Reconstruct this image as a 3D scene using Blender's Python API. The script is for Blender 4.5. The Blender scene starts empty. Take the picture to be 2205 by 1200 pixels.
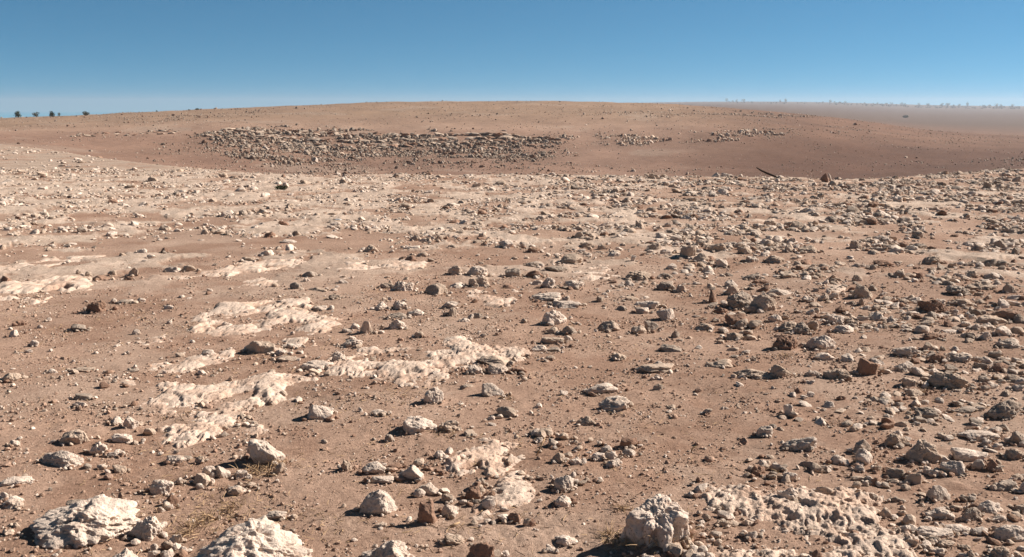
import bpy, bmesh, math, random
import numpy as np
R = math.radians
C = bpy.context.scene.collection
scene = bpy.context.scene

# ------------------------------------------------------------------ camera
F, PITCH, EYE = 2163.0, math.atan(371 / 2163.0), 1.6
cam_data = bpy.data.cameras.new("camera")
cam_data.sensor_width = 36.0
cam_data.lens = 36.0 * F / 2205.0
cam_data.clip_start, cam_data.clip_end = 0.05, 20000
cam = bpy.data.objects.new("camera", cam_data)
cam.location = (0, 0, EYE)
cam.rotation_euler = (math.pi / 2 - PITCH, 0, 0)
C.objects.link(cam)
scene.camera = cam

# ------------------------------------------------------------------ light
SUN_EL, SUN_AZ = R(33), R(71)           # azimuth clockwise from the view direction
world = bpy.data.worlds.new("World")
scene.world = world
world.use_nodes = True
wt = world.node_tree
wt.nodes.clear()
w_out = wt.nodes.new("ShaderNodeOutputWorld")
w_bg = wt.nodes.new("ShaderNodeBackground")
w_bg.inputs["Strength"].default_value = 0.05
w_sky = wt.nodes.new("ShaderNodeTexSky")
w_sky.sky_type = 'NISHITA'
w_sky.sun_disc = False
w_sky.sun_elevation = SUN_EL
w_sky.sun_rotation = SUN_AZ
w_sky.altitude = 1200
w_sky.air_density = 1.0
w_sky.dust_density = 0.15
w_sky.ozone_density = 1.6
w_tc = wt.nodes.new("ShaderNodeTexCoord")
w_map = wt.nodes.new("ShaderNodeMapping")
w_map.vector_type = 'POINT'
w_map.inputs["Scale"].default_value = (1, 1, 1.75)
w_map.inputs["Location"].default_value = (0, 0, 0.125)
w_nrm = wt.nodes.new("ShaderNodeVectorMath")
w_nrm.operation = 'NORMALIZE'
w_mul = wt.nodes.new("ShaderNodeMixRGB")
w_mul.blend_type = 'MULTIPLY'
w_mul.inputs[0].default_value = 1.0
w_mul.inputs[2].default_value = (0.52, 1.0, 1.08, 1)
L = wt.links.new
L(w_tc.outputs["Generated"], w_map.inputs["Vector"])
L(w_map.outputs[0], w_nrm.inputs[0])
L(w_nrm.outputs[0], w_sky.inputs["Vector"])
L(w_sky.outputs[0], w_mul.inputs[1])
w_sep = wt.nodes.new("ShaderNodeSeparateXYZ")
w_dim = wt.nodes.new("ShaderNodeMapRange")           # upper dome, out of view, dimmed to cut fill light and deepen shadows
w_dim.inputs["From Min"].default_value, w_dim.inputs["From Max"].default_value = 0.10, 0.40
w_dim.inputs["To Min"].default_value, w_dim.inputs["To Max"].default_value = 1.0, 0.52
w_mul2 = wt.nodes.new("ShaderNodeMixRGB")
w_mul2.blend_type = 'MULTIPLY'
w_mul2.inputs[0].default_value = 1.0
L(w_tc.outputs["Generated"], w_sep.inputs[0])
L(w_sep.outputs["Z"], w_dim.inputs["Value"])
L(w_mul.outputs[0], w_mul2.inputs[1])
L(w_dim.outputs[0], w_mul2.inputs[2])
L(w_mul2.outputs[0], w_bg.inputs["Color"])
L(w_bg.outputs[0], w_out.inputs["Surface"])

sun_data = bpy.data.lights.new("sun", 'SUN')
sun_data.energy = 5.0
sun_data.angle = R(0.5)
sun_data.color = (1.0, 0.955, 0.89)
sun = bpy.data.objects.new("sun", sun_data)
sun.rotation_euler = (math.pi / 2 - SUN_EL, 0, math.pi - SUN_AZ)
C.objects.link(sun)

scene.view_settings.view_transform = 'Standard'
scene.view_settings.look = 'None'
scene.view_settings.gamma = 1
scene.view_settings.exposure = 0.95
scene.cycles.volume_bounces = 0
scene.cycles.max_bounces = 4
scene.cycles.diffuse_bounces = 2

# ------------------------------------------------------------------ noise
def _hash(*ks):
    h = np.zeros(np.shape(ks[0]), np.uint32)
    for k, m in zip(ks, (374761393, 668265263, 2246822519, 3266489917)):
        h = h + np.asarray(k).astype(np.int64).astype(np.uint32) * np.uint32(m)
    h = (h ^ (h >> np.uint32(13))) * np.uint32(1274126177)
    h = (h ^ (h >> np.uint32(15))) * np.uint32(2246822519)
    return h ^ (h >> np.uint32(16))

def _rnd(*ks):
    return _hash(*ks).astype(np.float64) / 4294967296.0

_A = np.linspace(0, 2 * np.pi, 32, endpoint=False)
_GX, _GY = np.cos(_A), np.sin(_A)
def perlin2(x, y, seed=0):
    x0 = np.floor(x); y0 = np.floor(y)
    fx, fy = x - x0, y - y0
    ix, iy = x0.astype(np.int64), y0.astype(np.int64)
    s = np.full(np.shape(x), seed)
    u = fx * fx * fx * (fx * (fx * 6 - 15) + 10)
    v = fy * fy * fy * (fy * (fy * 6 - 15) + 10)
    def g(dx, dy):
        i = _hash(ix + dx, iy + dy, s) & np.uint32(31)
        return _GX[i] * (fx - dx) + _GY[i] * (fy - dy)
    a, b, c, d = g(0, 0), g(1, 0), g(0, 1), g(1, 1)
    return ((a + u * (b - a)) * (1 - v) + (c + u * (d - c)) * v) * 1.45

_G3 = np.random.RandomState(5).normal(size=(64, 3))
_G3 /= np.linalg.norm(_G3, axis=1)[:, None]
def perlin3(p, seed=0):
    p0 = np.floor(p); f = p - p0; i0 = p0.astype(np.int64)
    u = f * f * f * (f * (f * 6 - 15) + 10)
    s = np.full(len(p), seed)
    out = 0
    for dx in (0, 1):
        wx = u[:, 0] if dx else 1 - u[:, 0]
        for dy in (0, 1):
            wy = u[:, 1] if dy else 1 - u[:, 1]
            for dz in (0, 1):
                wz = u[:, 2] if dz else 1 - u[:, 2]
                g = _G3[_hash(i0[:, 0] + dx, i0[:, 1] + dy, i0[:, 2] + dz, s) & np.uint32(63)]
                out = out + wx * wy * wz * (g[:, 0] * (f[:, 0] - dx) + g[:, 1] * (f[:, 1] - dy) + g[:, 2] * (f[:, 2] - dz))
    return out * 1.5

def fbm3(p, octs=4, seed=0, gain=0.5):
    o, a = 0, 1.0
    for k in range(octs):
        o = o + a * perlin3(p * 2.03 ** k + 17.3 * k, seed + k); a *= gain
    return o

def fbm2(x, y, octs=4, seed=0, gain=0.5):
    o, a, q = 0, 1.0, 1.0
    for k in range(octs):
        o = o + a * perlin2(x * q + 9.1 * k, y * q - 5.7 * k, seed + k); a *= gain; q *= 2.03
    return o

def cells2(x, y, seed=0):
    """distance to the nearest random point of a jittered grid, and that cell's random number"""
    ix, iy = np.floor(x).astype(np.int64), np.floor(y).astype(np.int64)
    best = np.full(np.shape(x), 9.0); val = np.zeros(np.shape(x))
    for dx in (-1, 0, 1):
        for dy in (-1, 0, 1):
            s = np.full(np.shape(x), seed)
            px = ix + dx + _rnd(ix + dx, iy + dy, s); py = iy + dy + _rnd(ix + dx, iy + dy, s + 1)
            d = np.hypot(px - x, py - y)
            m = d < best
            best = np.where(m, d, best); val = np.where(m, _rnd(ix + dx, iy + dy, s + 2), val)
    return best, val

def sst(a, b, x):
    t = np.clip((x - a) / (b - a), 0, 1)
    return t * t * (3 - 2 * t)

# ------------------------------------------------------------------ terrain shape
CRX = np.array([-900, -300, 0, 100, 200, 300, 400, 500, 560, 700, 900, 1100, 1300, 1500, 1700, 1800, 1900, 2000, 2100, 2205, 2500, 3100], float)
CRY = np.array([300, 304, 310, 322, 339, 351, 361, 370, 375, 377, 376, 377, 379, 381, 382, 388, 384, 378, 372, 363, 352, 350], float)
PD = np.array([95, 112, 130, 140, 170, 230, 320, 600, 1200, 3000, 6000], float)
PX = np.array([-900, -300, 0, 300, 500, 750, 1000, 1250, 1500, 1700, 1850, 2000, 2205, 2600, 3100], float)
PY = np.array([
    [330, 320, 306, 298, 285, 266, 272, 268, 264, 260, 259],
    [330, 318, 306, 298, 283, 263, 269, 267, 263, 259, 258.5],
    [325, 312, 300, 292, 275, 256, 262, 263, 261, 258, 257.5],
    [357, 341, 309, 293, 263, 241, 248, 250, 249, 246, 245],
    [374, 352, 315, 285, 258, 233, 241, 243, 242, 239, 238],
    [378, 360, 328, 290, 255, 222, 230, 234, 234, 232, 232],
    [378, 356, 325, 290, 250, 217, 225, 232, 232, 230, 230],
    [380, 350, 320, 295, 252, 218.5, 227, 232, 230, 224, 224],
    [382, 350, 312, 286, 256, 226, 236, 238, 228, 219, 219],
    [384, 352, 318, 296, 268, 243, 252, 246, 234, 219, 219],
    [388, 362, 335, 315, 285, 259, 268, 258, 241, 222, 222],
    [379, 359, 340, 325, 300, 281, 290, 270, 248, 227, 227],
    [364, 352, 340, 330, 312, 294, 302, 274, 250, 229, 229.5],
    [354, 345, 335, 327, 312, 296, 304, 276, 251, 230, 230],
    [352, 343, 333, 325, 312, 296, 304, 276, 251, 230, 230]], float)
_ld = np.linspace(math.log(95), math.log(6000), 300)
_rows = np.array([np.interp(_ld, np.log(PD), r) for r in PY])
_px = np.linspace(-900, 3100, 200)
_tab = np.array([np.interp(_px, PX, _rows[:, j]) for j in range(300)]).T
def _blur(t, n, axis):
    k = np.hanning(n + 2)[1:-1]; k /= k.sum()
    pad = [(0, 0), (0, 0)]; pad[axis] = (n // 2, n // 2)
    return np.apply_along_axis(lambda r: np.convolve(r, k, 'valid'), axis, np.pad(t, pad, mode='edge'))
_tab = _blur(_blur(_tab, 13, 0), 7, 1)
_crest = np.convolve(np.pad(np.interp(np.linspace(-900, 3100, 800), CRX, CRY), 8, mode='edge'), np.ones(17) / 17, 'valid')
CP, SP = math.cos(PITCH), math.sin(PITCH)
U0 = CP + (371 / F) * SP

def slope_of(px, py):
    u = (px - 1102.5) / F; v = (600 - py) / F
    return (v * CP - SP) / np.hypot(u, CP + v * SP)

def macro(x, y):
    d = np.maximum(np.hypot(x, y), 0.05)
    az = np.arctan2(x, y)
    azc = np.clip(az, -1.0, 1.0)
    px = np.clip(np.tan(np.clip(azc, -0.74, 0.74)) * U0 * F + 1102.5, -900, 3100)
    cy = np.interp(px, np.linspace(-900, 3100, 800), _crest)
    u = (px - 1102.5) / F
    dc = -EYE / slope_of(px, cy)
    j = np.clip((np.log(np.maximum(d, 95)) - _ld[0]) / (_ld[-1] - _ld[0]) * 299, 0, 298.999)
    i = np.clip((px + 900) / 4000 * 199, 0, 198.999)
    i0, j0 = i.astype(int), j.astype(int); fi, fj = i - i0, j - j0
    yy = (_tab[i0, j0] * (1 - fi) + _tab[i0 + 1, j0] * fi) * (1 - fj) + (_tab[i0, j0 + 1] * (1 - fi) + _tab[i0 + 1, j0 + 1] * fi) * fj
    zf = EYE + np.maximum(d, 95) * slope_of(px, yy)
    t = np.clip((d - dc) / np.maximum(95 - dc, 1), 0, 1)
    z = zf * (1 - (1 - t) ** 2)
    w = 1 - sst(1.0, 1.7, np.abs(az))
    return z * w

def ground(x, y, lod=None):
    x = np.asarray(x, float); y = np.asarray(y, float)
    d = np.maximum(np.hypot(x, y), 0.05)
    sp = np.maximum(d * 0.0011, np.minimum(d * d / 1900, d * 0.012)) if lod is None else np.full(np.shape(x), lod)
    z = macro(x, y)
    near = 1 - sst(14, 30, d)
    z = z + near * 0.022 * perlin2(x / 2.7, y / 2.7, 1)
    for lam, amp, s in ((1.1, .012, 2), (.42, .008, 3), (.17, .0055, 4), (.075, .004, 5), (.034, .0024, 6), (.017, .0013, 7)):
        k = np.clip((lam / sp - 2) / 3, 0, 1)
        if np.any(k > 0):
            z = z + k * amp * perlin2(x / lam, y / lam, s) * (0.6 + 0.8 * sst(-.2, .5, perlin2(x / .8, y / .8, 21)))
    far = sst(45, 110, d) * (1 - sst(400, 900, d))
    if np.any(far > 0):
        z = z + far * (0.21 * fbm2(x / 19, y / 19, 3, 30) + 0.07 * perlin2(x / 3.5, y / 3.5, 34))
    if BURIED and np.size(x) > 1:
        z = z + fillet(x, y)
    return z

BURIED = []
def fillet(x, y):
    """soil heaped a little against each stone"""
    z = np.zeros(np.shape(x))
    for (sx, sy, _), (a, b, c) in BURIED:
        m = (np.abs(x - sx) < 2.4 * a) & (np.abs(y - sy) < 2.4 * a)
        if m.any():
            q = ((x[m] - sx) / (1.15 * a)) ** 2 + ((y[m] - sy) / (1.15 * b)) ** 2
            z[m] = np.maximum(z[m], min(.16 * c, .02) * np.exp(-q))
    return z

def project(x, y, z):
    zz = z - EYE
    dep = y * CP - zz * SP
    up = y * SP + zz * CP
    return 1102.5 + F * x / dep, 600 - F * up / dep, dep

def hit(px, py, far=60.0):
    """the ground point seen at a pixel (used to survey where things stand)"""
    u, v = (px - 1102.5) / F, (600 - py) / F
    dx, dy, dz = u, CP + v * SP, v * CP - SP
    h = math.hypot(dx, dy)
    t = np.geomspace(2.0, far, 900) / h
    zs = EYE + dz * t
    g = macro(dx * t, dy * t)
    k = np.argmax(zs < g) if np.any(zs < g) else len(t) - 1
    k0 = max(k - 1, 0)
    a, b = zs[k0] - g[k0], zs[k] - g[k]
    tt = t[k0] + (t[k] - t[k0]) * (a / (a - b) if a != b else 0)
    return dx * tt, dy * tt

# ------------------------------------------------------------------ mesh helpers
def build_mesh(name, V, Fc, tint=None, smooth=True):
    me = bpy.data.meshes.new(name)
    V = np.ascontiguousarray(V, np.float32); Fc = np.ascontiguousarray(Fc, np.int32)
    n, k = Fc.shape
    me.vertices.add(len(V)); me.loops.add(n * k); me.polygons.add(n)
    me.vertices.foreach_set("co", V.ravel())
    me.loops.foreach_set("vertex_index", Fc.ravel())
    me.polygons.foreach_set("loop_start", np.arange(0, n * k, k, dtype=np.int32))
    me.polygons.foreach_set("use_smooth", np.full(n, smooth, bool))
    if tint is not None:
        at = me.color_attributes.new("tint", 'FLOAT_COLOR', 'POINT')
        t = np.ones((len(V), 4), np.float32); t[:, :3] = tint
        at.data.foreach_set("color", t.ravel())
    me.update(calc_edges=True)
    return me

def link(name, me, mat, loc=(0, 0, 0), parent=None, **props):
    o = bpy.data.objects.new(name, me)
    o.location = loc
    if mat is not None and not me.materials:
        me.materials.append(mat)
    C.objects.link(o)
    o.parent = parent
    for k, v in props.items():
        o[k] = v
    return o

_ico = {}
def ico(n):
    if n not in _ico:
        bm = bmesh.new()
        bmesh.ops.create_icosphere(bm, subdivisions=max(n, 1), radius=1.0)
        v = np.array([q.co[:] for q in bm.verts]); f = np.array([[q.index for q in p.verts] for p in bm.faces])
        bm.free()
        _ico[n] = (v / np.linalg.norm(v, axis=1)[:, None], f)
    return _ico[n]

def rock_shape(kind, seed, n):
    """unit-size rock: b rounded, a angular, s slab, p pitted, m mound"""
    r = np.random.RandomState(seed)
    D, Fc = ico(n)
    npl, p, lo = {'b': (12, 8, .80), 'a': (9, 18, .60), 's': (10, 11, .68), 'p': (10, 7, .68), 'm': (9, 8, .70), 'd': (12, 7, .70), 'k': (10, 7, .62)}[kind]
    N = r.normal(size=(npl, 3)); N /= np.linalg.norm(N, axis=1)[:, None]
    X = r.normal(size=(3, 3)); X, _ = np.linalg.qr(X)
    N = np.vstack([N, X, -X])
    dd = np.concatenate([r.uniform(lo, 1.08, npl), r.uniform(.95, 1.25, 6)])
    q = np.maximum(D @ N.T, 0) / dd
    rad = (q ** p).sum(1) ** (-1 / p)
    rad = np.minimum(rad, 1.7)
    off = r.uniform(-50, 50, 3)
    big, mid = {'b': (.16, .075), 'a': (.13, .05), 's': (.22, .085), 'p': (.22, .11), 'm': (.18, .08), 'd': (.24, .12), 'k': (.20, .10)}[kind]
    rad = rad * (1 + big * perlin3(D * 1.6 + off, seed) + mid * fbm3(D * 4 + off, 3 if n > 2 else 1, seed + 9))
    if n >= 4:
        rad = rad * (1 + (.026 if kind == 'p' else .014 if kind == 'd' else .020) * fbm3(D * 13 + off, 3, seed + 3))
        if kind in 'pmbsdk':
            npit = {'d': 120, 'k': 60, 'p': 70, 'm': 30, 'b': 14, 's': 8}[kind]
            pc = r.normal(size=(npit, 3)); pc /= np.linalg.norm(pc, axis=1)[:, None]
            W = D + .06 * np.stack([perlin3(D * 7 + off + k * 11, seed + 20 + k) for k in range(3)], 1)
            for c in pc:
                rr = (r.uniform(.04, .16) if r.rand() < .75 else r.uniform(.14, .24)) * (.62 if kind == 'd' else 1.25 if kind == 'k' else 1)
                ang = np.linalg.norm(W - c, axis=1)
                rad = rad - rr * r.uniform(.5, .95) * (1 - sst(.55 * rr, 1.05 * rr, ang))
    V = D * np.maximum(rad, .2)[:, None]
    if kind == 's':
        V[:, 2] = np.sign(V[:, 2]) * np.abs(V[:, 2]) ** .75
    if kind == 'd':
        V[:, 2] *= 1 - .60 * np.abs(V[:, 0] - r.uniform(.05, .35))
    if kind == 'k':
        V[:, 2] = np.where(V[:, 2] > .25, .25 + (V[:, 2] - .25) * .55, V[:, 2])
    if kind == 'm':
        V[:, 2] *= 1 - .25 * np.abs(V[:, 0])
    mn, mx = V.min(0), V.max(0)
    return (V - (mn + mx) / 2) / ((mx - mn) / 2), Fc

PALE, TAN, GREY, RED, SOIL = (np.array(c) for c in ((.64, .51, .415), (.50, .375, .285), (.37, .288, .228), (.30, .18, .125), (.385, .25, .181)))
TONE = [PALE, TAN, GREY, RED]

# ------------------------------------------------------------------ materials
def new_mat(name):
    m = bpy.data.materials.new(name); m.use_nodes = True
    t = m.node_tree
    b = t.nodes["Principled BSDF"]
    b.inputs["Roughness"].default_value = 0.95
    b.inputs["Specular IOR Level"].default_value = 0.12
    return m, t, b

def nd(t, kind, **inp):
    n = t.nodes.new(kind)
    for k, v in inp.items():
        n.inputs[k.replace("_", " ")].default_value = v
    return n

def ramp(t, src, a, b, ca=(0, 0, 0, 1), cb=(1, 1, 1, 1)):
    r = t.nodes.new("ShaderNodeValToRGB")
    e = r.color_ramp.elements
    e[0].position, e[0].color = a, ca
    e[1].position, e[1].color = b, cb
    t.links.new(src, r.inputs[0])
    return r.outputs[0]

def mix(t, fac, c1, c2, mode='MIX'):
    n = t.nodes.new("ShaderNodeMixRGB"); n.blend_type = mode
    for i, v in ((0, fac), (1, c1), (2, c2)):
        if isinstance(v, (int, float)): n.inputs[i].default_value = v
        elif isinstance(v, tuple): n.inputs[i].default_value = v
        else: t.links.new(v, n.inputs[i])
    return n.outputs[0]

def noise(t, co, scale, detail=4, rough=0.55):
    n = nd(t, "ShaderNodeTexNoise", Scale=scale, Detail=detail, Roughness=rough)
    t.links.new(co, n.inputs["Vector"])
    return n.outputs["Fac"]

def rock_material(name, spots=1.0, dirt=1.0):
    m, t, b = new_mat(name)
    at = t.nodes.new("ShaderNodeAttribute"); at.attribute_name = "tint"
    co = t.nodes.new("ShaderNodeNewGeometry").outputs["Position"]
    c = at.outputs["Color"]
    c = mix(t, 1.0, c, ramp(t, noise(t, co, 9, 5), .3, .72, (.80, .78, .76, 1), (1.12, 1.10, 1.08, 1)), 'MULTIPLY')
    ochre = ramp(t, noise(t, co, 5.3, 4), .56, .74, (0, 0, 0, 1), (.45 * dirt,) * 3 + (1,))
    c = mix(t, ochre, c, (.30, .19, .12, 1))
    grey = ramp(t, noise(t, co, 24, 6, .65), .58, .72, (0, 0, 0, 1), (.42 * spots,) * 3 + (1,))
    c = mix(t, grey, c, (.20, .155, .125, 1))
    speck = ramp(t, noise(t, co, 95, 3, .6), .60, .66, (0, 0, 0, 1), (.55 * spots,) * 3 + (1,))
    c = mix(t, speck, c, (.10, .085, .075, 1))
    L = t.links.new
    L(c, b.inputs["Base Color"])
    h = mix(t, .5, noise(t, co, 55, 6, .62), noise(t, co, 190, 4, .6))
    bp = nd(t, "ShaderNodeBump", Strength=.8, Distance=.014)
    L(h, bp.inputs["Height"]); L(bp.outputs[0], b.inputs["Normal"])
    return m

def soil_material():
    m, t, b = new_mat("soil")
    at = t.nodes.new("ShaderNodeAttribute"); at.attribute_name = "tint"
    co = t.nodes.new("ShaderNodeNewGeometry").outputs["Position"]
    c = mix(t, 1.0, at.outputs["Color"], ramp(t, noise(t, co, 1.3, 5, .6), .3, .7, (.82, .79, .77, 1), (1.14, 1.14, 1.14, 1)), 'MULTIPLY')
    c = mix(t, 1.0, c, ramp(t, noise(t, co, 48, 6, .72), .32, .68, (.66, .63, .60, 1), (1.22, 1.22, 1.21, 1)), 'MULTIPLY')
    red = ramp(t, noise(t, co, 3.1, 5, .62), .53, .70, (0, 0, 0, 1), (.34, .34, .34, 1))
    c = mix(t, red, c, (.21, .115, .075, 1))
    L = t.links.new
    L(c, b.inputs["Base Color"])
    bp = nd(t, "ShaderNodeBump", Strength=.95, Distance=.016)
    L(mix(t, .5, noise(t, co, 70, 5, .65), noise(t, co, 230, 3, .6)), bp.inputs["Height"])
    L(bp.outputs[0], b.inputs["Normal"])
    return m

def plain_material(name, col, var=.25, scale=30):
    m, t, b = new_mat(name)
    co = t.nodes.new("ShaderNodeNewGeometry").outputs["Position"]
    lo = tuple(x * (1 - var) for x in col) + (1,); hi = tuple(x * (1 + var) for x in col) + (1,)
    t.links.new(ramp(t, noise(t, co, scale, 3), .3, .7, lo, hi), b.inputs["Base Color"])
    return m

M_ROCK = rock_material("limestone", 1.0, 1.0)
M_BED = rock_material("bedrock_limestone", 1.25, .7)
M_SOIL = soil_material()
M_STRAW = plain_material("dry_straw", (.36, .235, .135), .4, 40)
M_LEAF = plain_material("dusty_leaves", (.052, .060, .030), .35, 3)
M_LEAF_DRY = plain_material("olive_leaves", (.085, .075, .042), .35, 3)
M_BARK = plain_material("bark", (.07, .05, .035), .3, 6)
M_WOOD = plain_material("weathered_wood", (.045, .028, .02), .3, 30)
M_WHITE = plain_material("bleached_white", (.68, .68, .66), .08, 10)

# ------------------------------------------------------------------ terrain sheet
def smooth_pale(x, y, px, py, d):
    """how much bare pale bedrock shows through the soil (0..1)"""
    n = fbm2(x / 1.15, y / 1.15, 6, 50, .6) + .35 * perlin2(x / 3.6, y / 3.6, 55)
    mid = sst(7.5, 12, d) * (1 - sst(26, 30, d))
    bare = np.exp(-((py - 522) / 22) ** 2) * (1 - sst(780, 950, px)) * sst(60, 260, px) + np.exp(-((py - 468) / 9) ** 2) * sst(120, 200, px) * (1 - sst(300, 420, px))
    bias = -.03 - .26 * sst(1250, 1500, px) + .14 * (1 - sst(700, 1000, px)) + .20 * np.exp(-((py - 420) / 40) ** 2) * (1 - sst(1100, 1500, px)) - .9 * bare
    bias = bias - .28 * (1 - sst(8, 13, d))
    a = mid * sst(-.06, .16, n + bias)
    hillw = sst(23, 29, d) * (1 - sst(50, 60, d)) * (1 - sst(560, 760, px))
    a = np.maximum(a, hillw * sst(-.6, .25, n + .12) * .85)
    return a

def make_terrain():
    azs = np.concatenate([np.linspace(-math.pi, -.66, 60, endpoint=False), np.linspace(-.66, .66, 1500), np.linspace(.66, math.pi, 61)[1:-1]])
    ds = np.concatenate([np.linspace(.5, 2.9, 26, endpoint=False), 1 / np.linspace(1 / 2.9, 1 / 26, 640, endpoint=False), np.geomspace(26, 3400, 330)])
    na, nr = len(azs), len(ds)
    A, Dm = np.meshgrid(azs, ds)
    x = (Dm * np.sin(A)).ravel(); y = (Dm * np.cos(A)).ravel(); d = Dm.ravel()
    z = ground(x, y)
    front = y > .5
    px = np.full(len(x), -5000.); py = np.full(len(x), 600.)
    px[front], py[front], _ = project(x[front], y[front], z[front])
    pale = np.where(front, smooth_pale(x, y, px, py, d), 0)
    z = z + pale * (d < 27) * (.012 + .022 * fbm2(x / .30, y / .45, 3, 60))
    soil = SOIL * (1 + .10 * perlin2(x / 5, y / 5, 70))[:, None]
    sp = sst(45, 20, d)[:, None]
    q1 = sst(.02, .45, fbm2(x / 1.5, y / 1.5, 5, 74, .6))[:, None]; q2 = sst(.05, .42, fbm2(x / 1.1 + 7, y / 1.1, 5, 75, .62))[:, None]
    soil = soil + (np.array([.44, .315, .24]) - soil) * (.45 * q1 * sp)
    soil = soil + (np.array([.30, .175, .118]) - soil) * (.55 * q2 * sp)
    redder = np.array([.235, .138, .098])
    # redder, darker tint in the hollow and on the slope under the ledge
    rw = sst(70, 100, d) * (1 - sst(132, 160, d)) * .75 + .35 * sst(1500, 1900, px) * sst(70, 95, d) * (1 - sst(300, 380, d))
    rw = np.clip(rw + .25 * fbm2(x / 30, y / 30, 3, 71) * sst(60, 90, d), 0, 1)
    soil = soil * (1 - rw)[:, None] + redder * rw[:, None]
    # paler tint on the upper slopes
    up = sst(140, 190, d) * (1 - sst(240, 320, d)) * (1 - sst(1450, 1750, px))
    soil = soil + (np.array([.295, .195, .128]) - soil) * (up * .75)[:, None]
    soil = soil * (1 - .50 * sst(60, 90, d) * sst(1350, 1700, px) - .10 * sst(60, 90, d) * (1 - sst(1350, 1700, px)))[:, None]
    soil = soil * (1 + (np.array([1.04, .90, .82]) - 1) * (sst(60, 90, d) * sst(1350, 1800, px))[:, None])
    soil = soil * (1 + sst(50, 90, d) * (.13 * fbm2(x / 7, y / 12, 5, 76, .62) + .08 * fbm2(x / 40, y / 40, 3, 77)))[:, None]
    plain = sst(330, 700, d)
    soil = soil + (np.array([.125, .078, .053]) - soil) * plain[:, None]
    pale_col = PALE * np.array([.83, .79, .76]) * (1 + .12 * perlin2(x / .6, y / .6, 73))[:, None]
    dust = np.array([.42, .32, .25])
    hillw = (sst(23, 29, d) * (1 - sst(560, 760, px)))[:, None]
    pale_col = pale_col * (1 - hillw) + dust * hillw
    # pale rock streaks showing on the far slope
    st = sst(.22, .5, fbm2(x / 14, y / 14, 4, 80) - .12) * sst(85, 100, d) * (1 - sst(230, 300, d)) * (1 - sst(1350, 1600, px)) * .35
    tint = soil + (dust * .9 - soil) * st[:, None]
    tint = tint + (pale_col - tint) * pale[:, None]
    idx = np.arange(na * nr).reshape(nr, na)
    nx = np.roll(idx, -1, axis=1)
    Fq = np.stack([idx[:-1], nx[:-1], nx[1:], idx[1:]], -1)[:, :, ::-1].reshape(-1, 4)
    V = np.stack([x, y, z], 1)
    # the middle under the camera
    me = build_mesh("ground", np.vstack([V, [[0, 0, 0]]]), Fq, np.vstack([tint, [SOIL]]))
    bm = bmesh.new(); bm.from_mesh(me)
    bm.verts.ensure_lookup_table()
    c = bm.verts[na * nr]
    for i in range(na):
        bm.faces.new((bm.verts[i], bm.verts[(i + 1) % na], c))
    bm.to_mesh(me); bm.free()
    o = link("ground", me, M_SOIL, kind="structure", label="brown stony desert soil with far gentle slopes")
    return o
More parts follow.
